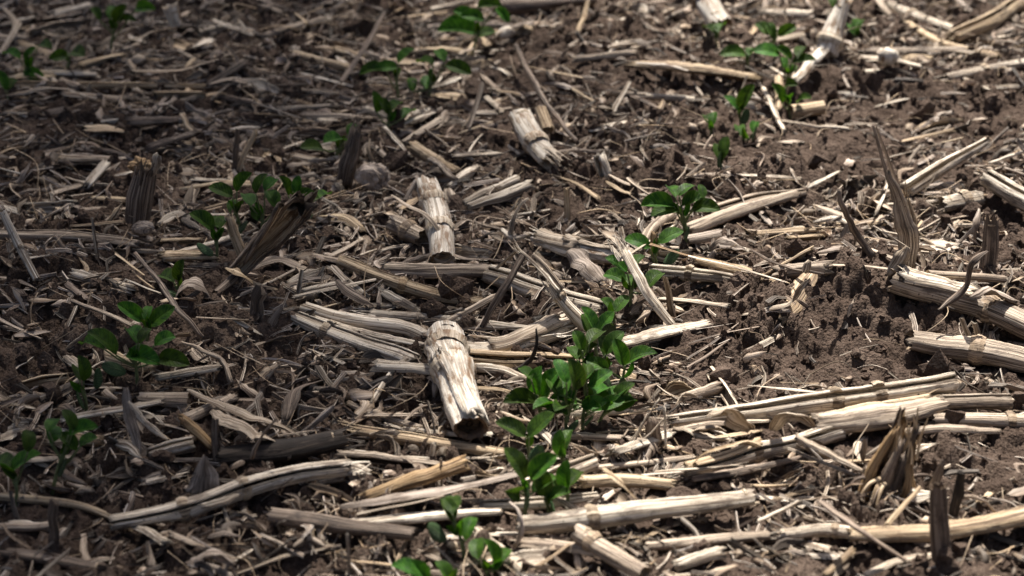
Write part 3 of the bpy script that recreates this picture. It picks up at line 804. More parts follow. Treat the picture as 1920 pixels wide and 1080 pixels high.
# --- right logs
item('stalk', "thick weathered stalk running off the right edge from the soil mound", [(1672, 522), (1765, 552), (1852, 580), (1960, 628)], [52, 56, 54, 56], 'grey', "the thick weathered stalk", nodes=[.63], rag=(.5, .2), sheath=[(.05, .5, 85, 120)], shmat='pale')
item('stalk', "brown grey stalk half buried below the thick weathered stalk at the right edge", [(1708, 636, 8), (1770, 646), (1833, 656), (1960, 682)], [44, 52, 54, 54], 'grey', "the half buried grey stalk", nodes=[.47], rag=(.8, .2))
item('husk', "dark curled leaf hook rising from the thick weathered stalk", [(1756, 582, 36), (1788, 556, 44), (1810, 532, 54), (1816, 505, 68), (1826, 486, 78), (1852, 472, 84)], [10, 17, 12, 17, 26, 14], 'dark', "the leaf hook", curl=.7, tw=1.6, up='cam', wob=.7, rag=(1, 1))
item('sliver', "left one of two pale pegs standing before the thick weathered stalk", [(1818, 640), (1805, 598)], 10, 'pale', None, v=-1.0, up='cam')
item('sliver', "right one of two pale pegs standing before the thick weathered stalk", [(1836, 640), (1826, 606)], 11, 'pale', None, v=-1.0, up='cam')
item('twig', "dark twig leaning upright behind the soil mound", [(1574, 356, 92), (1582, 392, 72), (1606, 434, 42), (1634, 484, 18)], [8, 11, 15, 14], 'dark', "the dark upright twig")
item('husk', "tall torn stalk standing behind the soil mound, splitting into thin prongs", [(1702, 500), (1700, 440), (1688, 386), (1666, 326)], [36, 40, 30, 12], 'grey', "the tall torn stalk", v=3.0, up='cam', curl=.35, tw=.6, taper=.2, wob=.3, rag=(.5, 3))
item('half', "narrow broken strip standing along the right side of the tall torn stalk", [(1716, 470), (1712, 420), (1700, 372)], [14, 16, 10], 'tan', None, v=2.0, up='cam', arc=160, dir=90, fray=[1], nf=6, fl=.02)
item('sliver', "tall thin prong forked off the tall torn stalk", [(1690, 410), (1664, 330), (1636, 236)], [10, 8, 5], 'flake', None, v=3.0, up='cam')
item('sliver', "second tall thin prong, right beside the forked one", [(1698, 400), (1672, 320), (1644, 240)], [9, 8, 5], 'grey', None, v=4.0, up='cam')
item('husk', "pale shredded husk at the foot of the tall torn stalk", [(1668, 512, 20), (1690, 486, 34), (1702, 464, 40)], [22, 30, 18], 'husk', None, up='cam', curl=.6)
item('sliver', "pale slat leaning left behind the dark upright twig's foot", [(1568, 470), (1592, 422)], [13, 15], 'pale', None, v=3.0, up='cam')
item('sliver', "pale slat standing right beside the dark upright twig's foot", [(1652, 482), (1624, 448)], 13, 'pale', None, v=3.0, up='cam')
item('sliver', "pale sloping slat above the foot of the tall torn stalk", [(1640, 424, 40), (1700, 462, 34)], 10, 'pale', None)
item('stub', "dark brown stub standing upright left of the right edge", [(1848, 512), (1856, 462), (1860, 412)], [30, 30, 26], 'dark', "the dark upright stub", v=2.0, up='cam', rag=(.4, 1.2))
item('husk', "pale leaf strip hanging on the dark upright stub", [(1836, 392, 50), (1832, 420, 40), (1828, 448, 26)], [10, 16, 12], 'flake', None, up='cam')
item('half', "long pale stalk sloping up to the right below the right seedlings", [(1290, 432), (1380, 400), (1490, 366)], [28, 30, 22], 'grey', "the sloping pale stalk", arc=230, dir=95)
item('stalk', "dark round stalk end behind the sloping pale stalk", [(1330, 398), (1420, 374), (1506, 362)], [24, 28, 18], 'grey', None, gap=30, gapdir=60)
item('husk', "round grey flake lying like a tent below the sloping pale stalk", [(1332, 462, 8), (1360, 450, 16), (1392, 468, 6)], [26, 34, 26], 'flake', None, curl=.5)
item('stalk', "short greyish stalk piece lying before the lower right seedling", [(1290, 448), (1348, 440)], [22, 28], 'flake', None, rag=(.5, .6))
item('stub', "pale stub end jutting behind the leaf strip near the right edge", [(1768, 384), (1836, 372)], [40, 36], 'pale', None, nodes=[.5], rag=(.8, .4), fray=[0])
item('stalk', "broad pale stalk entering from the right edge, upper one", [(1850, 338, 22), (1950, 392, 16)], [36, 44], 'pale', None, gap=30, gapdir=70)
item('stalk', "straight pale stalk sloping up to the right behind the tall prongs", [(1698, 358, 10), (1770, 312, 22), (1846, 266, 34)], [32, 30, 16], 'pale', "the straight sloping stalk", gap=40, gapdir=60, rag=(.4, 1.2))
item('twig', "thin straw stem entering from the right edge above the broad pale stalk", [(1856, 306, 12), (1960, 272, 24)], 7, 'pale', None)
item('husk', "rounded dry leaf flap behind the thick weathered stalk at right", [(1820, 556, 26), (1852, 544, 36), (1908, 566, 20)], [20, 36, 20], 'flake', None, curl=.6)
item('stalk', "low pale stalk lying behind the leaf hook", [(1740, 512, 16), (1880, 524, 12)], 16, 'grey', None)
# --- upper right
item('twig', "bright stick lying toward the viewer, upper arm of a broken pair", [(1432, 166, 14), (1450, 205, 10), (1468, 246, 6)], [9, 10, 10], 'pale', "the broken pair of sticks")
item('twig', "bright stick lying crosswise, lower arm of a broken pair", [(1468, 228), (1530, 236), (1590, 242)], [9, 8, 7], 'pale', None)
item('stalk', "short tan barrel shaped stalk piece beside the right seedlings", [(1488, 208), (1546, 202)], [28, 30], 'tan', "the tan barrel piece", rag=(.2, .2), nopith=True)
item('stalk', "long stalk slanting down to the right near the upper right corner", [(1650, 0), (1710, 28), (1786, 54)], [18, 22, 20], 'pale', "the slanting corner stalk", nodes=[.5])
item('stalk', "wide stalk rising to the upper right corner", [(1784, 72), (1850, 40), (1940, -6)], [30, 34, 36], 'tan', "the wide corner stalk", gap=40, gapdir=80, fray=[0])
item('half', "split stalk under the wide corner stalk", [(1700, 46), (1770, 84), (1870, 108)], [16, 18, 18], 'tan', None, arc=200)
item('stalk', "level grey stalk right of the white stub with torn tips", [(1592, 98), (1700, 100), (1808, 96)], [20, 22, 20], 'grey', "the level grey stalk", gap=30, gapdir=100)
item('pithlump', "white pith ball on the level grey stalk", [(1642, 102, 22), (1684, 106, 22)], [30, 30], 'white', None)
item('stalk', "thin pale stalk below the level grey stalk", [(1622, 136), (1660, 134), (1714, 133)], 13, 'pale', None, nodes=[.5])
item('stalk', "knotted pale stalk running off the right edge, upper right", [(1776, 146), (1840, 132), (1950, 112)], [20, 24, 22], 'pale', "the knotted pale stalk", nodes=[.4], fray=[0])
item('sliver', "pale splinter forking down from the knotted pale stalk", [(1798, 142), (1856, 168)], 11, 'pale', None)
item('half', "large half of bark with a bright torn top and brown hollow, upper middle", [(1192, 126), (1290, 138), (1402, 152)], [30, 38, 28], 'tan', "the large bark half", arc=180, dir=110, rag=(1, 1), pith='orange')
item('sliver', "bright torn strip on the rim of the large bark half", [(1194, 120, 30), (1250, 122, 34), (1290, 132, 30)], [10, 16, 9], 'white', None)
item('sliver', "pale slat leaning left of the large bark half's front", [(1146, 214, 8), (1180, 156, 26)], [14, 13], 'pale', None)
item('twig', "thin straw meeting the pale slat before the bark half", [(1074, 168, 14), (1142, 208, 6)], 7, 'tan', None)
item('stalk', "low pale stalk lying before the large bark half", [(1130, 176), (1200, 180), (1300, 186)], [11, 14, 14], 'pale', None, gap=30, gapdir=90)
item('twig', "long dark twig lying toward the viewer in the upper middle", [(968, 84, 30), (1005, 160, 24), (1040, 215, 16), (1080, 266, 6)], [9, 12, 12, 9], 'dark', "the long dark twig")
item('husk', "cone shaped pale husk tip left of the long dark twig", [(796, 166, 5), (830, 156, 9), (862, 146, 12)], [5, 14, 22], 'pale', None, curl=.9)
item('sliver', "dark slat leaning upright behind the short white stub", [(880, 238, 6), (905, 160, 40)], [12, 14], 'grey', None)
item('cob', "rough grey broken corn cob lying by the frayed dark slab", [(668, 334, 18), (732, 336, 16)], [46, 44], 'flake', "the broken corn cob")
item('sliver', "pale stick lying left of the broken slats behind the corn cob", [(722, 240, 14), (766, 293, 6)], [11, 13], 'pale', None)
item('half', "frayed split slat fanning open behind the corn cob", [(756, 268), (790, 252), (822, 234)], [10, 22, 26], 'grey', None, arc=130, fray=[1])
item('husk', "bright bone shaped husk scrap near the third seedling clump", [(746, 236, 8), (772, 222, 12), (815, 210, 10)], [10, 15, 20], 'pale', None)
item('husk', "long narrow strip sagging in front of the split white stub end", [(1142, 326, 16), (1180, 346, 12), (1236, 356, 6)], [10, 13, 8], 'grey', None)
item('husk', "second narrow strip below the sagging one", [(1136, 340, 10), (1170, 358, 8), (1214, 368, 5)], [9, 12, 8], 'tan', None)
item('sliver', "pale stick standing at the top edge, middle of the photo", [(1086, 56, 8), (1106, -4, 36)], [12, 13], 'tan', None)
item('twig', "curved grey root behind the pale leaning stub", [(808, 298, 12), (828, 312, 14), (850, 336, 6)], 13, 'grey', None)
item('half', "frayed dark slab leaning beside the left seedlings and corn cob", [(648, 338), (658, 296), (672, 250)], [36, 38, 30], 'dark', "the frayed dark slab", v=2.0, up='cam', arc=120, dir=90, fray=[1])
item('stalk', "pale thin stalk near the top edge left of the uppermost seedlings", [(808, 18), (885, 2)], 13, 'pale', None)
item('stalk', "big dark stalk at the top edge right of the uppermost seedlings", [(950, 12), (1020, 6), (1110, 0)], [36, 40, 30], 'dark', None, rag=(.8, .5))
item('sliver', "long dark slat slanting in the shade, left of the middle seedlings", [(640, 152, 8), (690, 80, 30), (722, 26, 50)], [14, 15, 12], 'dark', "the long shaded slat")  # the shade on this slat is put into its dark colour
item('pithlump', "white crumbly pith chunk by the long dark twig's far end", [(930, 66, 10), (966, 54, 10)], [22, 24], 'white', None)
item('husk', "grey pith flake right of the white crumbly chunk", [(960, 50, 12), (998, 42, 12)], [20, 26], 'flake', None)
# --- two bright pieces by the pale leaning stub
item('half', "bright trough of split stalk, the nearer of two side by side", [(878, 388), (930, 372), (990, 350)], [14, 22, 26], 'pale', "the bright split trough", arc=200, dir=60)
item('half', "bright trough of split stalk, the farther of two side by side", [(870, 380), (920, 358), (968, 338)], [12, 18, 20], 'pale', None, arc=200, dir=80)
item('husk', "bent grey twig like leaf rib arching over the pale leaning stub", [(735, 366, 40), (768, 386, 44), (800, 404, 40), (832, 444, 24), (842, 472, 10)], [8, 13, 13, 13, 9], 'grey', "the bent leaf rib", curl=.6)
item('husk', "long dark strip winding from the pale stub's foot to the right", [(832, 470, 14), (870, 484, 12), (920, 486, 10), (985, 494, 8)], [10, 13, 10, 8], 'dark', None)
item('twig', "dark knobbly root lying at the foot of the pale leaning stub", [(748, 494, 8), (780, 488, 12), (812, 476, 14)], [9, 14, 12], 'dark', None)
item('half', "pale slat with dark notches left of the long jointed stalk", [(570, 546), (606, 542), (650, 532)], [12, 16, 14], 'pale', None, arc=160, dir=90)
item('husk', "brown flap of leaf sheath folded beside the pale notched slat", [(632, 526, 14), (664, 552, 14), (700, 574, 6)], [18, 30, 24], 'dark', None, curl=.5)
# --- front rows
item('stalk', "ribbed grey brown stalk before the thick white stub's open end", [(672, 806), (770, 824), (945, 852)], [26, 32, 24], 'tan', "the ribbed front stalk", rag=(.8, .5), gap=20, gapdir=90, fray=[0])
item('half', "thin sloping stalk piece behind the ribbed front stalk", [(656, 758), (710, 780), (790, 806)], [12, 18, 18], 'grey', None, arc=200)
item('half', "dark hollow split stalk with a pale rim below the ribbed front stalk", [(640, 860), (730, 868), (850, 880)], [30, 32, 24], 'grey', None, arc=190, dir=140, pith='darkpith')
item('half', "orange brown half shell of a stalk pointing up to the right", [(692, 930, 8), (780, 902, 14), (866, 872, 22)], [24, 34, 38], 'orange', "the orange half shell", arc=190, dir=80, rag=(1.2, .4))
item('stalk', "pale knobby stalk butt left of the orange half shell", [(596, 898), (660, 886), (690, 892)], [36, 40, 26], 'pale', None, rag=(.5, .8))
item('husk', "long grey sheath draped between the front stalks and the seedlings", [(640, 950, 8), (740, 930, 14), (850, 912, 20), (975, 888, 22)], [22, 30, 36, 30], 'flake', "the draped grey sheath", curl=.45, tw=.2)
item('sliver', "narrow bright edge strip along the draped grey sheath", [(672, 962, 12), (770, 944, 16), (830, 930, 18)], [9, 10, 7], 'pale', None)
item('half', "bright half stalk with a dark underside in the bottom middle", [(640, 985), (760, 978), (850, 968), (935, 962)], [26, 32, 28, 22], 'pale', "the bright bottom half stalk", arc=190, dir=100, pith='darkpith')
item('stalk', "dark stalk below the bright bottom half stalk", [(512, 968), (600, 980), (770, 1002)], [34, 40, 30], 'dark', "the dark bottom stalk", rag=(.6, .8), lift=5)
item('stalk', "large bright stalk with a joint lying across the bottom middle", [(972, 985), (1096, 972), (1250, 952), (1408, 932)], [42, 46, 46, 40], 'pale', "the large bottom stalk", nodes=[.3], rag=(.4, .6), lift=5)
item('stalk', "grey stalk pointing at the viewer from the large bottom stalk's joint", [(1086, 1000, 16), (1140, 1036, 12), (1205, 1076, 10)], [40, 40, 36], 'grey', None, nodes=[.06], rag=(.5, .5))
item('half', "short split stalk right behind the front seedlings", [(1008, 826), (1080, 820), (1164, 824)], [16, 20, 16], 'grey', None, arc=210, dir=100)
item('stalk', "pale thick stalk piece behind the front seedling's stems", [(985, 912), (1050, 890), (1108, 868)], [30, 38, 32], 'pale', None, rag=(.6, .6), gap=30, gapdir=70)
item('half', "tan split stalk right of the front seedlings", [(1090, 906), (1170, 902), (1258, 910)], [26, 32, 26], 'tan', "the tan split stalk", arc=210, dir=80, fray=[0])
item('stalk', "slim stalk running from the tan split stalk to the right bundle", [(1104, 880), (1190, 870), (1300, 856)], [14, 16, 14], 'grey', None)
item('sliver', "white flat strip right of the tan split stalk", [(1188, 894, 8), (1300, 882, 8)], [13, 15], 'white', None, asp=.3)
item('husk', "brown ribbon crossing over the tan split stalk", [(1132, 878, 24), (1160, 900, 26), (1194, 936, 10)], [14, 18, 14], 'tan', None, curl=.3)
item('husk', "upright brown stub flap behind the straw tuft", [(1228, 836), (1222, 788)], [34, 28], 'dark', None, v=2.0, up='cam')
item('sliver', "pale peg standing on the draped grey sheath", [(828, 918), (827, 862)], 6, 'pale', None, v=-2.0, up='cam')
item('sliver', "short pale chip standing on the ribbed front stalk", [(808, 860), (814, 834)], [12, 14], 'pale', None, v=1.0, up='cam')
item('twig', "curved dry root hanging in front of the bottom half stalk", [(955, 942, 34), (975, 962, 30), (980, 996, 18), (966, 1024, 6)], [5, 8, 11, 9], 'flake', None)
item('sliver', "long pale stick rising to the grey stalk at the bottom", [(970, 1084, 6), (1068, 1024, 10)], [14, 15], 'tan', None)
item('half', "thin grey half stalk under the large bottom stalk", [(976, 1016), (1066, 1012)], 13, 'grey', None)
item('pithlump', "white pith crumb in the soil below the large bottom stalk", [(998, 1030, 6), (1006, 1044, 4)], 12, 'white', None)
# --- right front
item('stalk', "long straight stalk along the top of the right bundle", [(1268, 792), (1420, 770), (1556, 752), (1786, 718)], [30, 42, 46, 42], 'pale', "the long bundle stalk", nodes=[.56, .71], rag=(1, .4), gap=28, gapdir=60, fray=[0])
item('stalk', "bent stalk with a wrapped joint in front of the right bundle", [(1292, 884), (1360, 866), (1422, 846), (1500, 830), (1576, 808)], [28, 36, 40, 38, 44], 'pale', "the wrapped joint stalk", nodes=[.43], rag=(1, .5), fray=[0], gap=24, gapdir=50, sheath=[(.02, .5, 110, 130)], shmat='tan')
item('half', "broad ribbed half stalk in the right bundle, widest piece of it", [(1536, 800), (1640, 788), (1750, 764)], [50, 62, 44], 'grey', "the broad ribbed half", arc=200, dir=90, rag=(.3, .9))
item('husk', "crumpled bright husk leaf at the left end of the right bundle", [(1330, 778, 30), (1372, 780, 40), (1412, 808, 16)], [24, 44, 30], 'husk', "the crumpled bright husk", curl=.7, tw=1.0, wob=.6)
item('husk', "arched husk leaf right of the crumpled bright one", [(1450, 808, 10), (1466, 782, 34), (1500, 782, 36), (1530, 800, 20)], [24, 32, 30, 14], 'husk', None, curl=.5)
item('husk', "small dark torn leaf hanging left of the crumpled bright husk", [(1292, 812, 10), (1330, 800, 22), (1360, 806, 16)], [12, 20, 14], 'grey', None, curl=.7)
item('husk', "brown sheath curving back from the wrapped joint stalk", [(1292, 872, 8), (1330, 846, 24), (1390, 830, 34), (1428, 836, 30)], [10, 18, 20, 26], 'tan', None, curl=.4)
item('half', "broad slat sloping down before the right bundle, upper of two", [(1492, 826, 34), (1550, 856, 22), (1612, 888, 10)], [24, 30, 22], 'grey', "the sloping slat pair", arc=120, dir=90, thick=.3)
item('half', "narrow slat sloping down before the right bundle, lower of two", [(1478, 844, 26), (1540, 870, 16), (1612, 898, 6)], [10, 14, 14], 'pale', None, arc=130, dir=90)
item('half', "grey rind strip along the foot of the long bundle stalk, left part", [(1250, 812), (1330, 800), (1440, 792)], [14, 20, 14], 'grey', None, arc=140, dir=90, fray=[0])
item('half', "pale rind strip pressed between the long bundle stalk and the broad ribbed half", [(1520, 786), (1620, 766), (1740, 746)], [14, 20, 14], 'tan', None, arc=150, dir=80, fray=[1])
item('half', "dark rind trough under the wrapped joint stalk", [(1300, 900), (1390, 886), (1500, 862)], [18, 24, 16], 'dark', None, arc=190, dir=100, fray=[0])
item('sliver', "straight pale splinter in front of the wrapped joint stalk's left end", [(1230, 884, 8), (1300, 880, 10), (1372, 872, 12)], [8, 11, 7], 'pale', None, fray=[1])
item('half', "grey rind piece lying in front of the broad ribbed half's right end", [(1690, 812), (1780, 806), (1870, 812)], [18, 24, 16], 'grey', None, arc=160, dir=80)
item('husk', "torn papery sheet tucked under the crumpled bright husk", [(1262, 800, 8), (1320, 816, 12), (1380, 826, 8)], [16, 26, 14], 'husk', None, curl=.5, wob=.7)
def root_crown():
    rng = np.random.default_rng(4242)
    g = G(1664, 918, 0.0)
    root = empty("corn_stub", g)
    tag(root, "rotten brown root crown standing frayed in the right foreground", "corn stub")
    LAND.append(("the rotten root crown", g[0], g[1], 1664, 880))
    for k in range(11):
        a = k / 11 * 6.28 + rng.normal() * .15
        rb, h = 0.017 + .004 * rng.random(), 0.026 + 0.034 * rng.random() * (1.0 if math.sin(a) > -.4 else .7)
        b0 = g + np.array([math.cos(a) * rb, math.sin(a) * rb * .8, -0.004])
        tp = g + np.array([math.cos(a) * rb * .45 + .008, math.sin(a) * rb * .45, h])
        P, t = resample([b0, (b0 + tp) / 2 + np.array([math.cos(a), math.sin(a), 0]) * .003 * rng.normal(), tp], .0035)
        mb = MB()
        sweep(mb, P, np.linspace(.0062, .0028, len(P)) * (1 + .25 * fbm(t * 6, t * 0 + k * 7, 3, 3)), ribbon(.5, .22, rng, 9, .2), (math.cos(a), math.sin(a), .2), np.linspace(0, rng.normal() * .4, len(P)), (.004, .012), (1, 1), rng, jit=.2, capdepth=0)
        mb.build("rind_slab", M['dark' if k % 3 else 'orange'], root)
    for k in range(9):
        a = rng.random() * 6.28
        b0 = g + np.array([math.cos(a) * .014, math.sin(a) * .012, .012 * rng.random() + .004])
        e = b0 + np.array([math.cos(a) * (.02 + .02 * rng.random()), math.sin(a) * .02, -.008 - .006 * rng.random()])
        P, t = resample([b0, (b0 + e) / 2 + [0, 0, .006], e], .004)
        mb = MB()
        sweep(mb, P, np.linspace(.0019, .0008, len(P)), circ(7, rng, .2), (0, 0, 1), None, (0, .001), (1, 1), rng, jit=.2)
        mb.build("root", M['tan' if k % 2 else 'dark'], root)
    fb = MB()
    for k in range(5): fibres(fb, g + np.array([.008 * rng.normal(), .006 * rng.normal(), .03]), np.array([.1, 0, 1.]), .006, 5, .035, rng)
    fb.build("torn_fibres", M['tan'], root)
root_crown()
item('husk', "pale thin strips standing left of the rotten root crown", [(1618, 862, 8), (1622, 822, 30)], [14, 12], 'flake', None, up='cam')
item('stub', "dark square post of stalk standing in the bottom right foreground", [(1764, 1044), (1760, 980), (1758, 912)], [40, 38, 30], 'dark', "the dark post", v=-1.0, up='cam', rag=(.3, .5), nopith=True)  # dark straw colour holds the shade of its backlit near face
item('sliver', "torn upper splinter of the dark post", [(1750, 918, 0), (1758, 890, 0), (1768, 862, 0)], [24, 18, 10], 'dark', None, v=-1.0, up='cam')
item('sliver', "dark slab leaning behind the dark post", [(1784, 970), (1796, 926), (1800, 886)], [20, 24, 16], 'black', None, v=2.0, up='cam')
item('half', "long pale split stalk running off the bottom right behind the dark post", [(1600, 1008), (1760, 1000), (1950, 970)], [34, 44, 52], 'tan', "the bottom right split stalk", arc=220, dir=110)
item('sliver', "long brown slat slanting over the bottom right stalk", [(1538, 942, 34), (1610, 990, 30), (1696, 1050, 10)], [22, 24, 20], 'dark', "the long brown slat", asp=.4)
item('stalk', "bright knobby stalk left of the long brown slat", [(1466, 1000), (1550, 994), (1640, 1006)], [24, 30, 26], 'pale', None, nodes=[.55], fray=[0])
item('stalk', "grey level stalk at the bottom, left of the knobby one", [(1212, 1022), (1300, 1016), (1440, 1004)], [20, 24, 20], 'grey', None)
item('half', "pale stalk piece cut by the bottom edge right of the middle", [(1268, 1062), (1346, 1040)], [26, 32], 'pale', None)
item('sliver', "slim pale slat at the bottom edge below the level stalk", [(1270, 1080, 6), (1360, 1072, 6)], 12, 'pale', None)
item('sliver', "short slat leaning right behind the bottom right split stalk", [(1664, 984, 10), (1722, 918, 26)], [15, 17], 'tan', None)
item('stalk', "grey stalk behind the broad ribbed half, farther of two at the right edge", [(1766, 752), (1890, 752)], [32, 34], 'grey', None, gap=24, gapdir=80)
item('stalk', "grey stalk behind the broad ribbed half, nearer of two at the right edge", [(1752, 784), (1850, 786), (1960, 790)], [26, 32, 34], 'grey', None, nodes=[.65])
item('sliver', "short tan plank lying flat left of the sloping slat pair", [(1414, 910), (1482, 908)], [18, 18], 'tan', None, asp=.3)
item('sliver', "small pale slat leaning left of the long brown slat", [(1424, 976, 6), (1496, 942, 20)], [15, 17], 'pale', None)
item('twig', "thin twig arching at the far right behind the dark post", [(1806, 928, 10), (1840, 936, 16), (1868, 962, 6)], 8, 'grey', None)
item('husk', "thin long straw leaf lying behind the long bundle stalk", [(1402, 722, 12), (1480, 730, 14), (1590, 738, 12)], [5, 9, 7], 'pale', None)
# --- left front
item('stalk', "long jointed stalk crossing the lower left, bright on its back", [(215, 978), (335, 956), (455, 915), (560, 890), (650, 878)], [34, 40, 38, 38, 34], 'pale', "the long lower left stalk", nodes=[.28, .54], rag=(.6, .8), fray=[1], lift=9, gap=22, gapdir=40)
item('husk', "bright peeling strip on the side of the long lower left stalk", [(362, 948, 14), (400, 944, 18), (448, 928, 18)], [10, 22, 26], 'pale', None, curl=.5, up='tilt')
item('stalk', "black rotten log lying behind the long lower left stalk", [(420, 862), (520, 848), (640, 822)], [40, 50, 44], 'black', "the black rotten log", rag=(.8, .8), fray=[1], lift=5)
item('husk', "bundle of bright twisted husk behind the black rotten log", [(400, 768, 20), (440, 792, 30), (490, 820, 22), (530, 838, 10)], [22, 50, 48, 20], 'husk', "the twisted husk bundle", curl=.7, tw=1.1, wob=.6)
item('husk', "second sheet of twisted husk behind the first bundle", [(352, 730, 18), (410, 752, 22), (500, 790, 18), (560, 818, 8)], [14, 26, 30, 14], 'husk', None, curl=.6, tw=.8, wob=.6)
item('twig', "thin dark twig with a pale root end on the black rotten log", [(472, 856, 30), (488, 825, 44), (516, 786, 60)], [12, 6, 5], 'dark', None)
item('husk', "tall flat ribbon bent downward, longer arm of a fork", [(236, 728, 50), (240, 768, 36), (252, 812, 22), (262, 858, 6)], [18, 22, 20, 14], 'flake', "the forked ribbon", curl=.2, up='tilt', wob=.15)
item('husk', "white ribbon branching right from the fork", [(242, 752, 42), (272, 790, 26), (314, 824, 8)], [12, 16, 8], 'pale', None, curl=.4, up='tilt', wob=.15)
item('stalk', "short bright cut stalk piece right of the forked ribbon", [(284, 850), (322, 842), (360, 834)], [26, 34, 32], 'pale', "the short bright cut piece", rag=(1, .4), gap=30, gapdir=70)
item('half', "brown orange chunk standing over the short bright cut piece", [(338, 784, 34), (362, 808, 22), (392, 838, 10)], [22, 28, 26], 'orange', None, arc=210, dir=90)
item('stalk', "grey tube with its round end open to the right, behind the forked ribbon", [(262, 748), (310, 752), (352, 754)], [26, 36, 38], 'grey', "the open grey tube", rag=(.5, .2), nopith=True)
item('sliver', "dark peg standing left of the black rotten log", [(406, 862), (402, 788)], [20, 18], 'dark', None, v=2.0, up='cam')
item('husk', "grey triangular flake standing behind the long lower left stalk", [(384, 925), (386, 890), (384, 858)], [76, 50, 12], 'flake', "the triangular grey flake", v=2.0, up='cam', curl=.2, taper=0, wob=.1)
item('stalk', "low brown stalk at the left edge joining the long lower left stalk", [(-20, 930), (60, 936), (150, 948), (232, 978)], [16, 18, 16, 16], 'tan', None, fray=[1])
item('sliver', "pale short slat slanting at the bottom left corner", [(72, 1082, 8), (126, 1034, 24)], [15, 17], 'pale', None)
item('sliver', "dark plank standing at the left end of the long lower left stalk", [(102, 1030), (100, 940)], [26, 22], 'dark', None, v=-2.0, up='cam')
item('sliver', "pale peg standing at the bottom edge below the dark bottom stalk", [(656, 1076), (652, 1002)], 9, 'pale', None, v=-1.0, up='cam')
item('husk', "pale curled leaf scrap in the bottom left foreground", [(360, 1050, 8), (400, 1038, 22), (440, 1058, 8)], [20, 32, 20], 'flake', None, curl=.9)
item('husk', "round pale leaf scrap under the long lower left stalk", [(392, 1006, 8), (420, 1000, 16), (448, 1006, 8)], [16, 30, 18], 'flake', None, curl=.5)
item('stalk', "dim stalk lying at the bottom left edge", [(-20, 1034), (80, 1046), (190, 1068)], [24, 30, 28], 'dark', None, rag=(.4, .6))
item('half', "flat dim stalk near the left edge above the bottom corner", [(-20, 992), (90, 988)], [18, 22], 'grey', None)
# --- left middle
item('stalk', "thin jointed stick broken at a knee near the left edge", [(4, 396, 60), (34, 458, 30), (68, 522, 6)], [16, 18, 15], 'pale', "the jointed stick", nodes=[.5], rag=(.4, .6))
item('stalk', "long dark stalk lying behind the jointed stick", [(-10, 440), (110, 442), (235, 452)], [24, 26, 24], 'grey', "the long dark left stalk", gap=30, gapdir=90)
item('half', "pale rind strip on top of the long dark left stalk", [(134, 426, 26), (230, 420, 26)], [10, 14], 'tan', None, arc=140)
item('sliver', "pale splinter standing in front of the long dark left stalk", [(182, 484), (173, 408)], [9, 8], 'pale', None, v=2.0, up='cam')
item('stub', "dark fibrous stub standing upright in the shaded left", [(256, 418), (262, 372), (270, 332)], [44, 50, 42], 'dark', "the dark fibrous stub", v=2.0, up='cam', rag=(.3, .9), fray=[1], nf=18)  # shade side painted in: the whole stub gets the dark straw
item('cob', "brown woolly root lump beside the dark fibrous stub's top", [(248, 318, 26), (280, 304, 34)], [30, 30], 'orange', None)
item('husk', "white scrap of pith sheath on the brown woolly lump", [(288, 322, 40), (296, 290, 60)], [16, 22], 'pale', None, up='cam')
item('cob', "pale crumbly lump at the foot of the dark fibrous stub", [(250, 432, 12), (282, 424, 16)], [26, 28], 'flake', None)
item('husk', "pale triangular leaf behind the dark fibrous stub's foot", [(198, 418, 8), (216, 398, 20), (230, 380, 30)], [10, 24, 8], 'tan', None, up='tilt')
item('half', "wide dim piece of rind under the dark fibrous stub", [(186, 452), (256, 464)], [24, 28], 'grey', None, arc=150)
item('half', "pale flat slat lying by the lone small left seedling", [(306, 492), (350, 490), (402, 484)], [12, 15, 10], 'tan', "the pale flat slat", arc=110)
item('twig', "long dark twig slanting past the arched husk ring", [(254, 474, 34), (300, 530, 30), (334, 580, 24), (378, 630, 6)], [7, 11, 12, 9], 'dark', "the long left twig")
item('sliver', "pale stick slanting over the top of the long left twig", [(218, 476, 20), (268, 514, 10)], 10, 'tan', None)
item('sliver', "thin pale splinter left of the arched husk ring", [(236, 524, 10), (300, 550, 8)], [6, 8], 'pale', None)
item('husk', "arched ring of dry husk standing open toward the viewer", [(330, 556), (342, 536), (360, 529), (380, 540), (391, 562), (388, 588)], [34, 40, 42, 42, 38, 30], 'flake', "the arched husk ring", v=0.4, up='left', curl=.12, taper=.2, wob=.1, tw=.1)
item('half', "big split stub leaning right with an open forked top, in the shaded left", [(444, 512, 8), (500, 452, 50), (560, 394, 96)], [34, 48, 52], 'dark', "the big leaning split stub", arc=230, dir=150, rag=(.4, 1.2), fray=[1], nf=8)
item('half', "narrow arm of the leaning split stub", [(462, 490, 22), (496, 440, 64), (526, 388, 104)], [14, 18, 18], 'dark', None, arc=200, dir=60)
item('half', "pale stick leaning left at the foot of the leaning split stub", [(456, 482), (442, 444), (430, 406)], [18, 20, 18], 'tan', None, v=2.0, up='cam', arc=200)
item('husk', "ribbed pale leaf band folded round the leaning split stub's foot", [(424, 502, 26), (448, 512, 30), (478, 532, 18), (520, 542, 8)], [12, 22, 22, 10], 'tan', "the ribbed leaf band", curl=.3)
item('stalk', "dark root end of the leaning split stub lying behind the band", [(404, 548), (450, 512)], [16, 22], 'dark', None)
item('sliver', "pale bits of rind in the open side of the leaning split stub", [(510, 462, 12), (548, 444, 16)], [12, 9], 'pale', None)
item('sliver', "short white shard lying in shaded soil left of the seedlings", [(126, 612, 5), (142, 578, 12)], [10, 14], 'pale', "the short white shard")
item('sliver', "dark slat lying at the left edge with a pale rim", [(-8, 596, 8), (78, 636, 8)], [14, 12], 'grey', None)
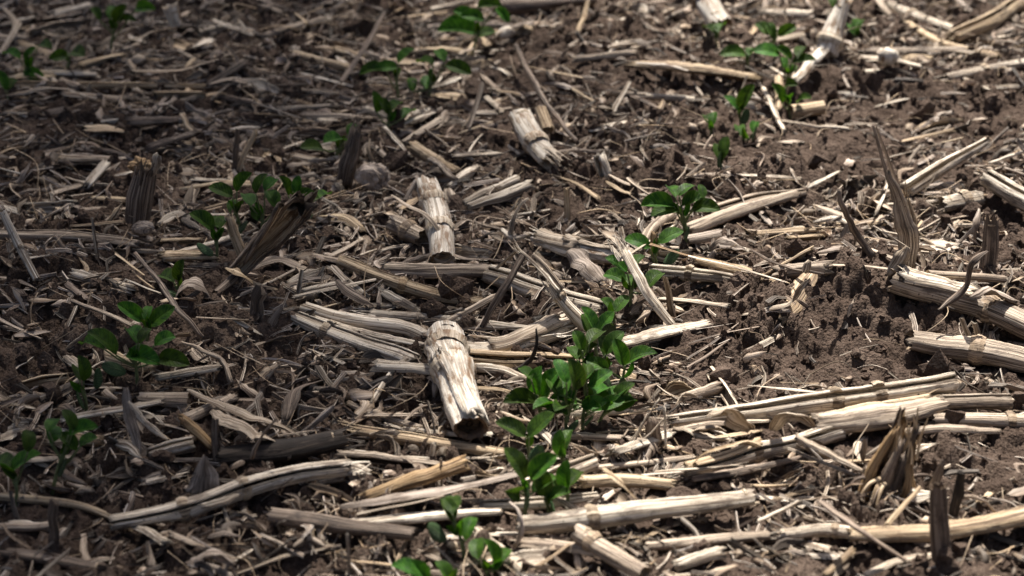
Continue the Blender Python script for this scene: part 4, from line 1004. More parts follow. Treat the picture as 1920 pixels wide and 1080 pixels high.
item('sliver', "small pale splinter lying above the lowest left seedlings", [(24, 694, 5), (60, 672, 8)], 9, 'pale', None)
item('twig', "curved grey twig right of the shaded seedling clump", [(344, 642, 8), (392, 664, 14), (418, 676, 12), (434, 718, 6)], [7, 10, 12, 12], 'grey', None)
item('stalk', "short split stalk end left of the lower shaded seedlings", [(40, 722), (80, 714), (124, 708)], [18, 24, 20], 'tan', None, gap=40, gapdir=60, rag=(.8, .5))
item('pithlump', "pale round pith pebble among the shaded seedlings", [(248, 614, 8), (262, 608, 8)], 18, 'flake', None)
item('sliver', "dark upright scrap of stub right of the leaning split stub", [(478, 598), (486, 548)], [30, 34], 'dark', None, v=1.0, up='cam', asp=.3)
item('sliver', "tiny pale peg standing before the notched slat", [(560, 548), (566, 508)], 8, 'pale', None, v=1.0, up='cam')
# --- upper left
item('stalk', "bright stalk piece behind the left edge seedling", [(56, 137), (110, 138), (180, 140)], [14, 16, 13], 'pale', None, rag=(.4, .8))
item('stalk', "long level stalk in the upper left, lit along its right half", [(24, 156), (130, 158), (250, 160), (392, 162)], [14, 14, 14, 12], 'tan', "the long level stalk", gap=40, gapdir=60)
item('husk', "pale leaf strip from the left edge under the long level stalk", [(-10, 182, 8), (50, 172, 12), (90, 164, 14), (140, 168, 8)], [8, 13, 18, 10], 'husk', None)
item('sliver', "short pale stick below the long level stalk", [(128, 168, 8), (182, 186, 6)], 8, 'pale', None)
item('husk', "pale winged leaf lying right of the long level stalk", [(244, 132, 6), (310, 134, 14), (350, 130, 12), (408, 110, 12)], [6, 22, 14, 10], 'husk', "the winged leaf")
item('husk', "fan of dry leaf standing below a white knot, upper left", [(312, 44), (336, 78), (350, 122)], [14, 46, 22], 'husk', "the fan leaf", v=-2.0, up='cam', curl=.3, wob=.5)
item('stub', "white stalk knot on top of the fan leaf", [(330, 44, 30), (320, 12, 50)], [24, 30], 'white', None, rag=(.4, .5))
item('stalk', "lumpy pale stalk right of the fan leaf", [(374, 62), (412, 52), (450, 46)], [13, 11, 18], 'pale', None, nodes=[.85])
item('husk', "pale strip left of the fan leaf", [(222, 80, 6), (262, 70, 12), (298, 54, 14)], [8, 12, 8], 'husk', None)
item('husk', "thin pale arch near the top, right of the fan leaf", [(486, 56, 8), (524, 48, 18), (566, 58, 8)], [5, 9, 7], 'tan', None)
item('husk', "curled leaf at the left edge near the top", [(8, 16, 22), (24, 34, 22), (30, 52, 18), (2, 98, 4)], [10, 12, 18, 12], 'husk', None, up='tilt')
item('sliver', "thin pale splinter in the dark soil, upper left", [(478, 192, 8), (564, 222, 8)], 7, 'pale', None)
item('twig', "y shaped twig piece lying in the upper left", [(344, 218, 14), (356, 244, 10), (370, 272, 6)], [12, 9, 9], 'tan', None)
item('stalk', "level pale stalk with a joint left of the leaning slat", [(288, 282), (372, 280), (434, 280)], [12, 15, 14], 'pale', "the level pale stalk", nodes=[.6])
item('sliver', "bright slat leaning right beside a dark one, upper left", [(448, 320), (462, 284), (478, 250)], [13, 14, 13], 'tan', "the bright leaning slat", v=2.0, up='cam')
item('sliver', "dark slat standing left of the bright leaning one", [(440, 316), (444, 246)], 13, 'dark', None, v=2.0, up='cam')
item('stalk', "dark bent stalk left of the dark fibrous stub's top", [(82, 288), (150, 278), (206, 286), (256, 300)], [11, 14, 14, 12], 'dark', None)
item('husk', "pale pointed flap leaning near the left edge", [(26, 346, 6), (44, 326, 20), (58, 304, 30)], [8, 20, 12], 'flake', None, up='tilt')
item('sliver', "pale straw lying at the left edge above the pointed flap", [(-6, 314, 8), (40, 326, 6)], 8, 'pale', None)
item('husk', "dry husk scrap rolled up by the white scrap, shaded left", [(208, 330, 6), (246, 322, 12), (286, 318, 14)], [8, 12, 8], 'pale', None)
# straw tuft of loose stems: one thing each
for k, (a, b) in enumerate((((1178, 836), (1236, 748)), ((1186, 838), (1214, 776)), ((1196, 836), (1250, 780)), ((1248, 840), (1246, 762)))):
    item('twig', ["thin pale straw leaning right beside the seedlings, longest of the loose stems", "short straw leaning steeply inside the loose stems", "straw leaning farthest right in the loose stems", "fine straw standing straight beside the loose stems"][k],
         [(a[0], a[1], 5), b], [5, 4], 'pale', "the loose straw stems" if k == 0 else None, v=2.0 + k)
# ------------------------------------------------------------------ soybean seedlings
def leaf_mesh(mb, A, B, nrm, W, rng, fold, droop):
    """leaf blade from A to B; nrm is the upper side"""
    n, m = 15, 9
    L = np.linalg.norm(B - A); d = (B - A) / L
    nrm = unit(nrm - np.dot(nrm, d) * d)
    s = np.cross(d, nrm)
    t = np.linspace(0, 1, n); v = np.linspace(-1, 1, m)
    w = W * np.maximum(1 - np.abs(2 * t ** 0.93 - 1) ** 2.3, 0) ** 0.62 * (1 - 0.10 * t)
    w[0] = W * 0.08; w[-1] = W * 0.07
    ph = rng.random() * 6
    V, UV = [], []
    for a in range(n):
        base = A + d * L * t[a] + nrm * (droop * L * (4 * t[a] * (1 - t[a])) * 0.5)
        for b in range(m):
            x = v[b] * w[a]
            lift = abs(v[b]) ** 1.15 * w[a] * fold - 0.06 * L * (math.sin(t[a] * 19 + abs(v[b]) * 4 + ph) * 0.10 * abs(v[b])) + 0.03 * w[a] * math.sin(7 * t[a] + 3 * v[b] + ph)
            V.append(base + s * x * (1 - 0.12 * fold) + nrm * lift)
            UV.append((t[a], v[b]))
    i = np.arange(n - 1)[:, None] * m + np.arange(m - 1)[None, :]
    Q = np.stack([i, i + 1, i + m + 1, i + m], -1).reshape(-1, 4)
    mb.add(np.array(V), Q, None, np.array(UV))

def cotyledon_mesh(mb, A, B, nrm, W):
    n, m = 9, 12
    L = np.linalg.norm(B - A); d = (B - A) / L
    nrm = unit(nrm - np.dot(nrm, d) * d); s = np.cross(d, nrm)
    V, UV = [], []
    for a in range(n):
        t = a / (n - 1)
        r = max(math.sin(math.pi * (0.04 + 0.92 * t)) ** 0.6, 0.05)
        for b in range(m + 1):
            q = b / m * 2 * math.pi
            V.append(A + d * L * t + s * math.cos(q) * W * r + nrm * (math.sin(q) * W * 0.22 * r + 0.15 * L * t * t))
            UV.append((t, math.cos(q) * 0.85))
    i = np.arange(n - 1)[:, None] * (m + 1) + np.arange(m)[None, :]
    mb.add(np.array(V), np.stack([i, i + 1, i + m + 2, i + m + 1], -1).reshape(-1, 4), None, np.array(UV))

def seedling(label, base, leaves, cots=(), lm=None, dy=0.0, extra=0):
    seedc[0] += 1
    rng = np.random.default_rng(seedc[0] * 7)
    g = G(base[0], base[1], 0.0)
    y0 = g[1] + dy
    g[2] = top_z(g[0], g[1]) - 0.004
    root = empty("soybean_seedling", g)
    att = [at_y(l[0], l[1], y0) for l in leaves]
    # stem: from the soil to just under the mean of the leaf bases
    mean = np.mean(att, axis=0) if att else g + [0, 0, .02]
    top = g + (mean - g) * 0.74
    top = np.array([top[0], y0 + 0.002, max(top[2], g[2] + 0.008)])
    sb = MB()
    P, t = resample([g - [0, 0, 0.004], (g + top) / 2 + (rng.random(3) - .5) * 0.004, top], 0.003)
    sweep(sb, P, np.linspace(0.0017, 0.0012, len(P)), circ(8, rng, 0.05), (0, -1, 0), None, (0, 0), (1, 1), rng)
    sb.build("stem", M['stem'], root)
    for l, A in zip(leaves, att):
        depthoff = l[4] if len(l) > 4 else None
        B = at_y(l[2], l[3], y0)
        seen = np.linalg.norm(B - A)
        ln = max(seen * 1.03, 0.020 + 0.008 * rng.random())
        ex = math.sqrt(max(ln * ln - seen * seen, 0))
        if depthoff is None:
            depthoff = ex * (1 if l[3] < l[1] - 6 else -1) * 1000
        B = at_y(l[2], l[3], y0 + depthoff / 1000)
        A2 = A + np.array([0, 0.004 * (rng.random() - .5), 0])
        ln = np.linalg.norm(B - A2)
        tocam = unit(CO - A2)
        side = (B - A2)[0]
        nrm = 0.62 * tocam + np.array([-0.25 * np.sign(side), 0.1, 0.62]) + (rng.random(3) - .5) * 0.45
        lb = MB()
        wf = l[5] if len(l) > 5 else 0.295
        leaf_mesh(lb, A2, B, nrm, ln * (wf + 0.05 * rng.random()), rng, 0.32 + 0.5 * rng.random(), 0.08 + 0.24 * rng.random())
        lf = lb.build("leaf", M['leaf'], root)
        pb = MB()
        k = 0.55 + 0.4 * rng.random()
        st = g + (top - g) * k
        P, t = resample([st, (st + A2) / 2 + [0, 0, -0.003 * rng.random()], A2], 0.003)
        sweep(pb, P, np.linspace(0.0010, 0.0007, len(P)), circ(6, rng, 0.05), (0, -1, 0), None, (0, 0), (1, 1), rng)
        pb.build("petiole", M['stem'], lf)
    for q in range(extra):                                   # smaller leaves lower on the stem
        a = rng.random() * 6.28
        A = g + (top - g) * (.45 + .5 * rng.random())
        dq = np.array([math.cos(a), math.sin(a) * .8, .35 + .5 * rng.random()])
        A2 = A + unit(dq) * (.006 + .008 * rng.random())
        lb = MB()
        leaf_mesh(lb, A2, A2 + unit(dq + [0, 0, -.25]) * (.016 + .008 * rng.random()), np.array([0, -.4, .8]) + rng.normal(size=3) * .25, 0.0066, rng, .3 + .4 * rng.random(), .2)
        lf = lb.build("leaf", M['leaf'], root)
        pb = MB()
        P, t = resample([A, A2], .003)
        sweep(pb, P, .0008, circ(6, rng, .05), (0, -1, .3), None, (0, 0), (1, 1), rng)
        pb.build("petiole", M['stem'], lf)
    for q in range(2 if len(leaves) > 2 else 1):            # the youngest, still folded leaves at the tip
        A = top - np.array([0, 0, 0.001])
        dq = unit(np.array([rng.normal() * .5, rng.normal() * .4, 1.0]))
        B = A + dq * (0.012 + 0.006 * rng.random())
        lb = MB()
        leaf_mesh(lb, A, B, unit(CO - A) + rng.normal(size=3) * .3, 0.0034, rng, 0.9, 0.15)
        lb.build("young_leaf", M['leaf'], root)
    for c in cots:
        A = g + (top - g) * 0.42
        B = at_y(c[0], c[1], y0 + (-0.006 if len(c) < 3 else c[2] / 1000))
        ln = 0.016
        dd = unit(B - A)
        A = B - dd * min(ln, np.linalg.norm(B - A))
        cb = MB()
        cotyledon_mesh(cb, A, B + dd * 0.005, np.array([0, -0.5, 0.9]) + (rng.random(3) - .5) * .5, 0.0062)
        cb.build("cotyledon", M['coty'], root)
    tag(root, label, "soybean seedling", "soybean seedlings in the rows")
    if lm:
        qx, qy = to_px(g)
        LAND.append((lm, g[0], g[1], qx, qy))

# the row down the middle, front to back
seedling("blurred seedling cut by the bottom edge, left of the frontmost row plants", (790, 1120), [(794, 1090, 733, 1060), (800, 1092, 770, 1052)])
seedling("seedling with one broad blurred leaf at the very bottom edge", (846, 1125), [(842, 1096, 816, 1052), (848, 1098, 850, 1068)])
seedling("small seedling with folded upright leaves near the bottom edge", (915, 1082), [(926, 1062, 907, 1010), (896, 1050, 897, 1010), (930, 1058, 956, 1030)])
seedling("thin seedling with narrow leaves in front of the bright bottom half stalk", (870, 1048), [(849, 978, 829, 934), (848, 962, 850, 930), (873, 1012, 890, 970)], [(806, 992)], "the thin front seedling")
seedling("seedling with a wide v of two leaves over the pale thick stalk", (982, 975), [(984, 900, 945, 840), (994, 897, 1045, 854)], [(1010, 846, 18), (994, 925)], "the v leaved seedling", extra=2)
seedling("seedling whose lower leaf points right over the large bottom stalk", (1042, 965), [(1022, 932, 1007, 873), (1020, 938, 1070, 922)], [(1040, 950)])
seedling("seedling with narrow upright leaf pair right of the v leaved one", (1064, 950), [(1061, 916, 1065, 862), (1068, 912, 1089, 884)])
seedling("seedling with two outstretched leaves in front of the big clump", (992, 872), [(985, 820, 929, 791), (992, 818, 1039, 774)], [], "the outstretched seedling")
seedling("small seedling with one oval leaf held upright, right of the outstretched one", (1056, 872), [(1050, 852, 1051, 805), (1058, 848, 1072, 806)])
seedling("left seedling of the big clump with a broad leaf pointing left", (1026, 800), [(1008, 742, 1015, 686), (1018, 746, 1054, 690), (1006, 757, 943, 755), (996, 712, 974, 690)], [(1042, 766)], "the big seedling clump", extra=4)
seedling("central seedling of the big clump, tallest leaves upright", (1066, 815), [(1082, 732, 1066, 672), (1062, 716, 1040, 674), (1058, 740, 1063, 708), (1074, 720, 1090, 690), (1046, 742, 1030, 712)], [(1080, 800)], extra=4)
seedling("inner seedling of the big clump with a wide leaf facing the viewer", (1094, 808), [(1106, 726, 1148, 696), (1094, 714, 1120, 688), (1100, 712, 1098, 682), (1112, 742, 1140, 726)], [(1106, 790)], extra=4)
seedling("right seedling of the big clump on a slanting stem", (1106, 800), [(1142, 757, 1103, 735), (1146, 756, 1176, 729), (1148, 759, 1191, 752)], extra=2)
seedling("seedling at the back of the big clump with a leaf reaching far right", (1156, 752), [(1171, 684, 1151, 635), (1174, 685, 1232, 662)], [(1174, 716), (1128, 712)], "the right reaching seedling", extra=3)
seedling("seedling with a pair of folded leaves standing straight behind the clump", (1126, 735), [(1132, 667, 1127, 630), (1136, 664, 1169, 622)], extra=2)
seedling("seedling with stacked leaves left behind the clump", (1100, 730), [(1092, 657, 1076, 620), (1105, 643, 1132, 621), (1086, 677, 1121, 646), (1082, 674, 1066, 650)], extra=3)
seedling("light green seedling above the stacked one with two cupped leaves", (1128, 668), [(1114, 618, 1090, 575), (1123, 619, 1150, 584), (1102, 624, 1092, 588)], [(1146, 612)], "the cupped seedling")
seedling("seedling with small round leaves just above the cupped one", (1152, 628), [(1149, 586, 1125, 561), (1153, 584, 1178, 554)], [(1140, 602)])
seedling("seedling half hidden by the frayed leaning slat", (1186, 590), [(1176, 510, 1135, 483), (1173, 528, 1133, 514), (1190, 500, 1210, 480), (1214, 540, 1243, 512), (1178, 540, 1183, 515)], [], "the half hidden seedling")
seedling("seedling with two wide flat leaves beside the orange folded slat", (1230, 500), [(1218, 463, 1171, 448), (1236, 457, 1281, 433)], [(1270, 478)])
seedling("bushy seedling with flat round leaves, right of the middle", (1284, 458), [(1264, 387, 1201, 386), (1273, 393, 1220, 405), (1278, 386, 1323, 372), (1297, 392, 1351, 394), (1273, 368, 1303, 348), (1266, 368, 1253, 350), (1319, 373, 1311, 346)], [(1292, 436)], "the bushy seedling")
seedling("tiny pale seedling just emerged below the right hand group", (1350, 318), [(1349, 300, 1346, 270), (1356, 296, 1363, 256)], [(1345, 292)])
seedling("small dark seedling behind the tiny pale one", (1336, 262), [(1335, 236, 1341, 210), (1333, 236, 1322, 216)])
seedling("low seedling with a grey cotyledon beside the broken pair of sticks", (1410, 262), [(1388, 254, 1384, 236), (1412, 250, 1418, 228)], [(1420, 244)])
seedling("seedling with a sharp v of dark leaves left of the broken sticks", (1388, 236), [(1384, 207, 1357, 180), (1389, 206, 1414, 158)], [(1404, 212)], "the sharp v seedling")
seedling("tall seedling behind the tan barrel piece, leaves drooping", (1486, 212), [(1466, 194, 1447, 156), (1472, 164, 1497, 160), (1496, 190, 1522, 184)])
seedling("leafy seedling before the white stub with torn tips", (1472, 178), [(1461, 100, 1412, 96), (1483, 111, 1449, 89), (1485, 119, 1530, 113), (1472, 129, 1466, 108), (1496, 107, 1510, 88), (1478, 140, 1490, 122)], [], "the leafy upper right seedling")
seedling("upper seedling of the right group with a bright leaf to the right", (1452, 112), [(1450, 70, 1439, 42), (1458, 68, 1493, 50), (1440, 66, 1418, 44)])
seedling("seedling with one long leaf lying flat, left of the right group", (1404, 130), [(1398, 103, 1348, 103), (1404, 104, 1416, 92)])
seedling("tiny seedling under the white stub at the top edge", (1344, 86), [(1340, 62, 1320, 50), (1347, 60, 1360, 46)])
seedling("small seedling touching the top edge at the right", (1574, 34), [(1566, 16, 1556, -6), (1580, 14, 1606, -2)])
seedling("small dark seedling right of the white stub with torn tips", (1606, 76), [(1604, 62, 1616, 38), (1602, 64, 1592, 46)])
# the shaded row left of it, front to back
seedling("shaded seedling cut by the left edge, lower left", (24, 940), [(20, 888, 77, 850), (16, 880, -12, 860), (52, 848, 50, 806)])
seedling("shaded seedling clump with curled leaves in the lower left", (92, 912), [(137, 808, 117, 768), (128, 817, 185, 802), (143, 847, 108, 814), (95, 830, 98, 798), (92, 810, 110, 786), (150, 838, 184, 820)], [(126, 870)], "the lower left clump")
seedling("thin shaded seedling left of the wide leaved one", (160, 776), [(157, 714, 147, 666), (150, 712, 146, 690)], [(142, 744), (190, 700)])
seedling("wide leaved shaded seedling in the left middle, biggest there", (258, 724), [(218, 664, 163, 622), (195, 657, 154, 646), (237, 666, 300, 684), (296, 673, 356, 684), (289, 649, 328, 630), (256, 645, 237, 618), (262, 644, 282, 616)], [(200, 690)], "the wide leaved shaded seedling")
seedling("shaded seedling with a pair of pointed leaves behind the wide leaved one", (276, 650), [(267, 605, 220, 570), (281, 612, 328, 575), (274, 602, 282, 574)])
seedling("lone small shaded seedling beside the arched husk ring", (332, 558), [(334, 528, 344, 486), (326, 530, 298, 518)], [(318, 552)])
seedling("shaded seedling left of the pale leaning stick with drooping leaves", (402, 490), [(400, 432, 355, 400), (409, 432, 427, 408), (412, 428, 392, 408)], [(374, 466)])
seedling("shaded seedling with a raised leaf pair, left in the large clump", (450, 440), [(436, 368, 392, 350), (443, 361, 473, 324), (430, 400, 455, 383)], [(462, 424)])
seedling("shaded seedling with upright leaves in the middle of the large clump", (494, 440), [(480, 362, 502, 326), (497, 358, 518, 336), (517, 390, 501, 358), (483, 412, 485, 383), (470, 386, 458, 364)], [], "the large shaded clump")
seedling("shaded seedling on the right of the large clump, one leaf far right", (548, 420), [(540, 368, 523, 330), (558, 364, 560, 329), (550, 371, 598, 372), (596, 373, 619, 364)], [(580, 408)])
seedling("shaded seedling in front of the frayed dark slab with spread leaves", (626, 306), [(640, 260, 606, 268), (605, 280, 562, 277), (651, 262, 678, 263), (652, 253, 671, 234)], [(660, 284)])
seedling("shaded seedling with narrow upright leaves behind the frayed dark slab", (722, 250), [(727, 214, 710, 182), (707, 212, 700, 170), (731, 212, 754, 194), (755, 222, 778, 208)], [], "the upright shaded seedling")
seedling("shaded seedling with a long leaf pointing left, upper middle", (746, 184), [(722, 127, 674, 140), (747, 119, 778, 92), (745, 126, 700, 132)])
seedling("shaded seedling with a bright leaf pointing down to the right", (800, 180), [(812, 124, 782, 117), (833, 116, 819, 94), (836, 121, 884, 138), (773, 173, 771, 146), (800, 168, 806, 142)])
seedling("tall blurred seedling at the top edge, middle row", (880, 106), [(895, 12, 942, 12), (907, 36, 863, 30), (900, 66, 820, 58), (930, 14, 954, 42), (890, 40, 850, 20), (896, 70, 930, 60)], [], "the tall blurred seedling")
# the far left row
seedling("blurred seedling near the top edge in the far left row", (206, 92), [(187, 38, 170, 15), (215, 42, 237, 8), (255, 16, 292, 17), (224, 40, 256, 40), (206, 36, 212, 10)])
seedling("blurred seedling behind the bright stalk piece at the left edge", (50, 148), [(38, 110, 6, 101), (45, 110, 68, 88), (72, 86, 97, 92), (45, 132, 84, 153)])
seedling("blurred seedling cut by the left edge, upper left", (14, 190), [(10, 168, -8, 132), (14, 170, 30, 148)])
seedling("low blurred seedling right of the one at the left edge", (126, 126), [(128, 103, 92, 110), (132, 100, 159, 106)])

# ------------------------------------------------------------------ loose straw: the larger fragments are things of their own
rng = np.random.default_rng(5)
BARE = [(1290, 560, 1700, 730, .12), (1240, 200, 1700, 360, .22), (960, 40, 1300, 190, .4), (0, 540, 420, 720, .35), (420, 560, 560, 800, .5), (1700, 840, 1920, 960, .6), (1430, 150, 1920, 260, .35), (980, 300, 1250, 420, .5), (60, 860, 260, 930, .6)]

def on_stalk(px, py, m):
    for a, b, c, e, w in STALKS:
        dx, dy = c - a, e - b
        t = min(max(((px - a) * dx + (py - b) * dy) / (dx * dx + dy * dy + 1e-9), 0), 1)
        if math.hypot(px - a - t * dx, py - b - t * dy) < w + m: return True
    return False

def density(px, py):
    d = 0.8
    if 540 < px < 1330 and 440 < py < 1080: d = 1.0
    elif px < 700 and 90 < py < 400: d = 0.85
    elif 1250 < px and 700 < py: d = 0.8
    for a, b, c, e, f in BARE:
        if a < px < c and b < py < e: d = min(d, f * .8)
    return d

TONES = [("pale", 'pale', .36), ("tan", 'tan', .2), ("grey", 'grey', .24), ("dark", 'dark', .12), ("papery", 'husk', .08)]

def lie(x, y, yaw, ln, r, lift=0.0, bend=0.0, pitch=None):
    d = np.array([math.cos(yaw), math.sin(yaw), 0])
    c = np.array([x, y, 0]); a, b = c - d * ln / 2, c + d * ln / 2
    za, zb, zc = (top_z(p[0], p[1]) for p in (a, b, c))
    # rests on its two highest contacts
    z0 = max(zc, (za + zb) / 2)
    sl = (zb - za) / 2 * 0.8 if pitch is None else math.tan(max(-.7, min(.7, pitch))) * ln / 2
    a[2], b[2] = z0 - sl + r + lift, z0 + sl + r + lift
    c[2] = z0 + r + lift
    side = np.array([-d[1], d[0], 0])
    c += side * bend * ln + np.array([0, 0, abs(bend) * ln * 0.5])
    return [a, c, b]

def orient_words(yaw):
    a = math.degrees(yaw) % 180
    if a < 24 or a > 156: return "lying crosswise"
    if a < 66: return "slanting right"
    if a < 114: return "pointing at the viewer"
    return "slanting left"

cand = []
tries = 0
while len(cand) < 430 and tries < 9000:
    tries += 1
    px, py = rng.random() * 1900 + 10, 12 + 1056 * rng.random() ** 1.0
    if rng.random() > density(px, py): continue
    if on_stalk(px, py, 12): continue
    # farther rows need more pieces per pixel
    if rng.random() > 0.55 + 0.45 * (1 - py / 1080): continue
    p = G(px, py)
    if any(abs(p[0] - q[0]) < 0.012 and abs(p[1] - q[1]) < 0.012 for q in cand): continue
    yaw = rng.normal(0.05, 0.62) if rng.random() < .72 else rng.random() * math.pi
    k = rng.random()
    cand.append((p[0], p[1], yaw, k, px, py))
recs = []
for (x, y, yaw, k, px, py) in cand:
    tn = TONES[int(np.searchsorted(np.cumsum([q[2] for q in TONES]), rng.random() * 0.999))]
    mb = MB()
    if k < .55:
        ln, r = 0.022 + 0.05 * rng.random() ** 1.6, 0.0014 + 0.0026 * rng.random() ** 2
        pts = lie(x, y, yaw, ln, r * .6, 0.002 * rng.random(), rng.normal() * 0.04)
        P, t = resample(pts, 0.006)
        R = r * (1 + 0.2 * fbm(t * 5, t * 0 + px, 5, 2))
        sweep(mb, P, R, poly(7, 0.4, rng), (0, 0, 1), np.linspace(0, rng.normal() * .5, len(P)) + rng.normal() * .5, (3 * r, 3 * r), (1, 1), rng, jit=.14, smooth=False, capdepth=.1)
        word, nm = "straw sliver", "straw_sliver"
    elif k < .82:
        ln, r = 0.018 + 0.036 * rng.random(), 0.0028 + 0.0068 * rng.random() ** 1.4
        pts = lie(x, y, yaw, ln, 0.001, 0.003 * rng.random(), rng.normal() * 0.10)
        P, t = resample(pts, 0.0035)
        R = r * (1 - .6 * np.abs(2 * t - 1) ** 3) * (1 + .3 * fbm(t * 5, t * 0 + px, 5, 2))
        sweep(mb, P, R, ribbon(rng.normal() * .5, .08, rng, 9), (0, -.25, .95), np.linspace(0, rng.normal() * .9, len(P)) + rng.normal() * .4, (r, r), (1, 1), rng, jit=.06, capdepth=0)
        word, nm = "husk scrap", "husk_scrap"
    else:
        ln, r = 0.025 + 0.05 * rng.random(), 0.0035 + 0.0032 * rng.random()
        pts = lie(x, y, yaw, ln, r * .5, 0.001, rng.normal() * 0.02)
        P, t = resample(pts, 0.0045)
        R = r * (1 + .16 * fbm(t * 5, t * 0 + px, 5, 2))
        sweep(mb, P, R, cshape(120 + 120 * rng.random(), .28, 90 + rng.normal() * 50, rng, 12, .06), (0, 0, 1), np.linspace(0, rng.normal() * .3, len(P)), (1.6 * r, 1.6 * r), (1, 1), rng, jit=.1, capdepth=0)
        word, nm = "stalk piece", "stalk_fragment"
    o = mb.build(nm, M[tn[1]], None, np.array([x, y, pts[1][2]]))
    size = "long" if ln > 0.05 else ("short" if ln < 0.03 else "")
    li = min(range(len(LAND)), key=lambda q: math.hypot((LAND[q][3] - px), (LAND[q][4] - py) * 1.5))
    dx, dy = px - LAND[li][3], (py - LAND[li][4]) * 1.5
    rel = ("right of" if dx > 0 else "left of") if abs(dx) > abs(dy) else ("in front of" if dy > 0 else "behind")
    recs.append([o, (size + " " if size else "") + tn[0] + " " + word, orient_words(yaw), rel, LAND[li][0], math.hypot(dx, dy), word])
from collections import defaultdict
grp = defaultdict(list)
for r_ in recs: grp[(r_[1], r_[2], r_[3], r_[4])].append(r_)
ORD = ["nearest", "second", "third", "fourth", "fifth", "sixth", "seventh", "eighth"]
for key, lst in grp.items():
    lst.sort(key=lambda q: q[5])
    for n_, r_ in enumerate(lst):
        pre = "" if len(lst) == 1 else ORD[min(n_, 7)] + " "
        if len((pre + r_[1] + ' ' + r_[2] + ' ' + r_[3] + ' ' + r_[4]).split()) > 16: r_[2] = r_[2].replace('pointing at the viewer', 'lying lengthwise').replace('lying crosswise', 'crosswise')
        if len((pre + r_[1] + ' ' + r_[2] + ' ' + r_[3] + ' ' + r_[4]).split()) > 16: r_[1] = r_[1].split(' ', 1)[1] if r_[1].split()[0] in ('long', 'short') else r_[1]
        tag(r_[0], "%s%s %s %s %s" % (pre, r_[1], r_[2], r_[3], r_[4]), {"straw sliver": "straw", "husk scrap": "husk", "stalk piece": "split stalk"}[r_[6]], "loose %ss on the soil" % r_[6])

# ------------------------------------------------------------------ the small litter nobody could count
def world_density(x, y):
    q = to_px(np.array([x, y, 0.0]))
    return density(q[0], q[1])

def tint_of(rng):
    k = rng.random()
    v = 0.55 + 0.6 * rng.random()
    if k < .24: v *= 0.2 + .3 * rng.random()
    g = rng.random() * .16
    return (v, v * (1 - .04 + g * .2), v * (1 - .08 + g * .9))

def litter(name, count, maker, mat, label):
    mb = MB()
    n = 0
    while n < count:
        x = X0 + 0.03 + rng.random() * (X1 - X0 - .06); y = Y0 + 0.03 + rng.random() * (Y1 - Y0 - .06)
        if rng.random() > world_density(x, y) * (0.35 + 1.3 * min(max(float(fbm(np.float64(x * 13), np.float64(y * 17), 91, 2)) * 1.6 + .5, 0), 1)): continue
        if rng.random() < .7:
            q = to_px(np.array([x, y, 0.012]))
            if on_stalk(q[0], q[1], 2): continue
        maker(mb, x, y); n += 1
    o = mb.build(name, mat)
    tag(o, label, "litter", None, "stuff")
    return o

def mk_chaff(mb, x, y):
    yaw = float(fbm(np.float64(x * 8), np.float64(y * 8), 95, 2)) * 2.2 + rng.normal(0.0, 0.38) if rng.random() < .7 else rng.random() * math.pi
    ln = 0.005 + 0.036 * rng.random() ** 2.2; r = 0.0006 + 0.0023 * rng.random() ** 2
    pts = lie(x, y, yaw, ln, r * .5, .002 * rng.random() ** 2, rng.normal() * .08, None if rng.random() < .7 else rng.normal() * .5)
    P, t = resample(pts, max(ln / 4, .003))
    sweep(mb, P, r * (1 + .3 * (rng.random(len(P)) - .5)), poly(5, .45, rng), (0, 0, 1), np.linspace(0, rng.normal() * .8, len(P)) + rng.normal(), (2 * r, 2 * r), (1, 1), rng, tint_of(rng), False, .15, .1)

def mk_flake(mb, x, y):
    yaw = rng.random() * math.pi
    ln = 0.006 + 0.024 * rng.random() ** 1.7; r = 0.0013 + 0.0042 * rng.random() ** 1.6
    pts = lie(x, y, yaw, ln, .0008, .003 * rng.random() ** 2, rng.normal() * .18, rng.normal() * .45)
    P, t = resample(pts, ln / 5)
    R = r * (1 - .7 * np.abs(2 * t - 1) ** 2.5) * (1 + .5 * (rng.random(len(P)) - .5))
    sweep(mb, P, R, ribbon(rng.normal() * .6, .1, rng, 5), (rng.normal() * .4, -.3, .9), np.linspace(0, rng.normal() * 1.2, len(P)), (r, r), (1, 1), rng, tint_of(rng), True, .12, 0)

def mk_fibre(mb, x, y):
    yaw = rng.random() * math.pi
    ln = 0.015 + 0.045 * rng.random() ** 1.5; r = 0.00022 + 0.0004 * rng.random()
    pts = lie(x, y, yaw, ln, r, .001 + .006 * rng.random() ** 2, rng.normal() * .2, rng.normal() * .3)
    P, t = resample(pts, ln / 7)
    sweep(mb, P, r, poly(4, .8, rng), (0, 0, 1), None, (0, 0), (0, 0), rng, tint_of(rng), True)

litter("straw_chaff", 23000, mk_chaff, M['pale'], "fine broken straw chaff strewn all over the dark soil")
litter("husk_flakes", 6800, mk_flake, M['husk'], "small curled husk flakes strewn over the soil")
litter("straw_fibres", 3600, mk_fibre, M['tan'], "hair thin straw fibres lying over soil and stalks")

cl = MB()
for n in range(17000):
    x = X0 + 0.02 + rng.random() * (X1 - X0 - .04); y = Y0 + 0.02 + rng.random() * (Y1 - Y0 - .04)
    r = 0.0011 + 0.0048 * rng.random() ** 3 + (0.004 + .005 * rng.random() if n % 60 == 0 else 0)
    V_, Q_, T_, U_ = lump(rng, 1, .4)
    s = r * (0.7 + .6 * rng.random(3))
    v = .8 + .4 * rng.random()
    cl.add(V_ * s + [x, y, top_z(x, y) + r * .25], Q_, T_, U_, (v, v, v), smooth=False)
crumbs = cl.build("soil_crumbs", M['soil'])
tag(crumbs, "loose crumbs and small clods of dry brown soil", "soil", None, "stuff")

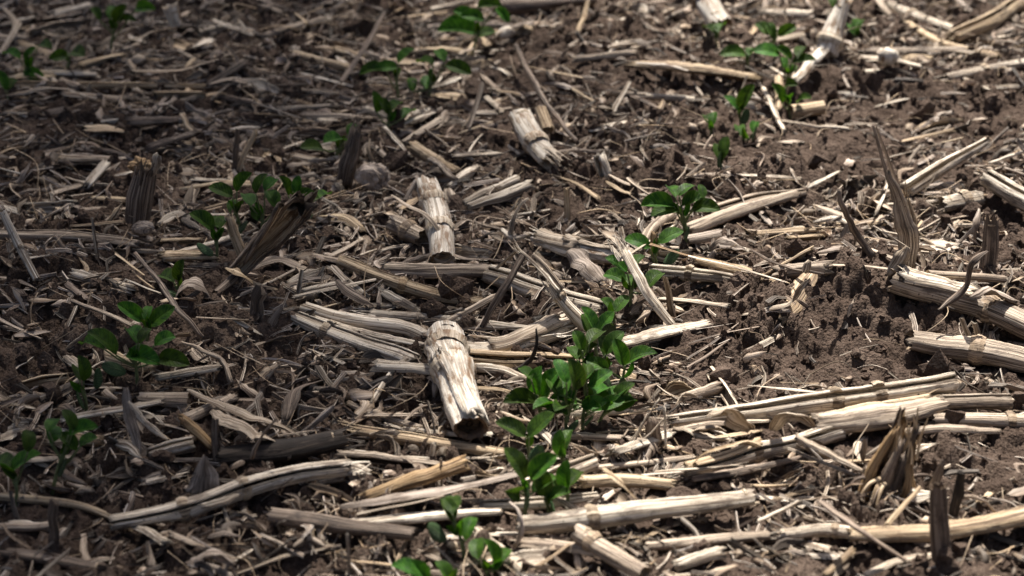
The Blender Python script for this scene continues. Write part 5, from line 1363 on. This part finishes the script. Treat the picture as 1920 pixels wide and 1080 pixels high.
# ------------------------------------------------------------------ unseen tree, added to darken the left rows
def tree():
    trng = np.random.default_rng(77)
    z = 15.0
    hd = z / math.tan(SUN_EL)
    cx, cy = TREE_AT[0] + hd * math.sin(SUN_AZ), TREE_AT[1] + hd * math.cos(SUN_AZ)
    root = empty("added_shade_tree", (cx, cy, 0))
    tb = MB()
    P, t = resample([(cx, cy, -.3), (cx + .15, cy, 5), (cx - .1, cy + .2, 10), (cx, cy, 15.5)], .3)
    sweep(tb, P, np.interp(t, [0, .1, 1], [.42, .3, .07]), circ(16, trng, .12), (0, 1, 0), None, (0, 0), (1, 1), trng)
    for k in range(26):
        a = trng.random() * 6.28; h = 10.5 + 5 * trng.random()
        e = np.array([math.cos(a), math.sin(a), .5]) * (1.2 + 1.3 * trng.random())
        b0 = np.array([cx, cy, h])
        Pb, tb_ = resample([b0, b0 + e * .5 + [0, 0, .2], b0 + e], .25)
        sweep(tb, Pb, np.linspace(.08, .015, len(Pb)), circ(7, trng, .1), (0, 0, 1), None, (0, 0), (1, 1), trng)
    tb.build("trunk", M['bark'], root)
    n = 130000
    D = trng.normal(size=(n, 3)); D /= np.linalg.norm(D, axis=1)[:, None]
    rad = trng.random(n) ** (1 / 2.4)
    f = 1 + .10 * np.sin(D[:, 0] * 5 + 1) + .10 * np.sin(D[:, 2] * 6 + 2) + .08 * np.sin(D[:, 1] * 7)
    Cc = np.array([cx, cy, z]) + D * (rad * f)[:, None] * np.array([2.75, 2.75, 3.0])
    U = trng.normal(size=(n, 3)); U /= np.linalg.norm(U, axis=1)[:, None]
    W = np.cross(U, trng.normal(size=(n, 3))); W /= np.linalg.norm(W, axis=1)[:, None]
    ll, ww = .042 + .02 * trng.random(n), .024 + .012 * trng.random(n)
    V = np.stack([Cc - U * ll[:, None], Cc + W * ww[:, None], Cc + U * ll[:, None], Cc - W * ww[:, None]], 1).reshape(-1, 3)
    Q = np.arange(4 * n).reshape(n, 4)
    cb = MB()
    cb.add(V, Q, None, np.tile([[0, 0], [.5, 1], [1, 0], [.5, -1]], (n, 1)), smooth=False)
    cb.build("crown", M['treeleaf'], root)
    tag(root, "unseen tall tree added to shade the left rows with its crown", "tree")
TREE_AT = (-2.95, 1.35)
tree()
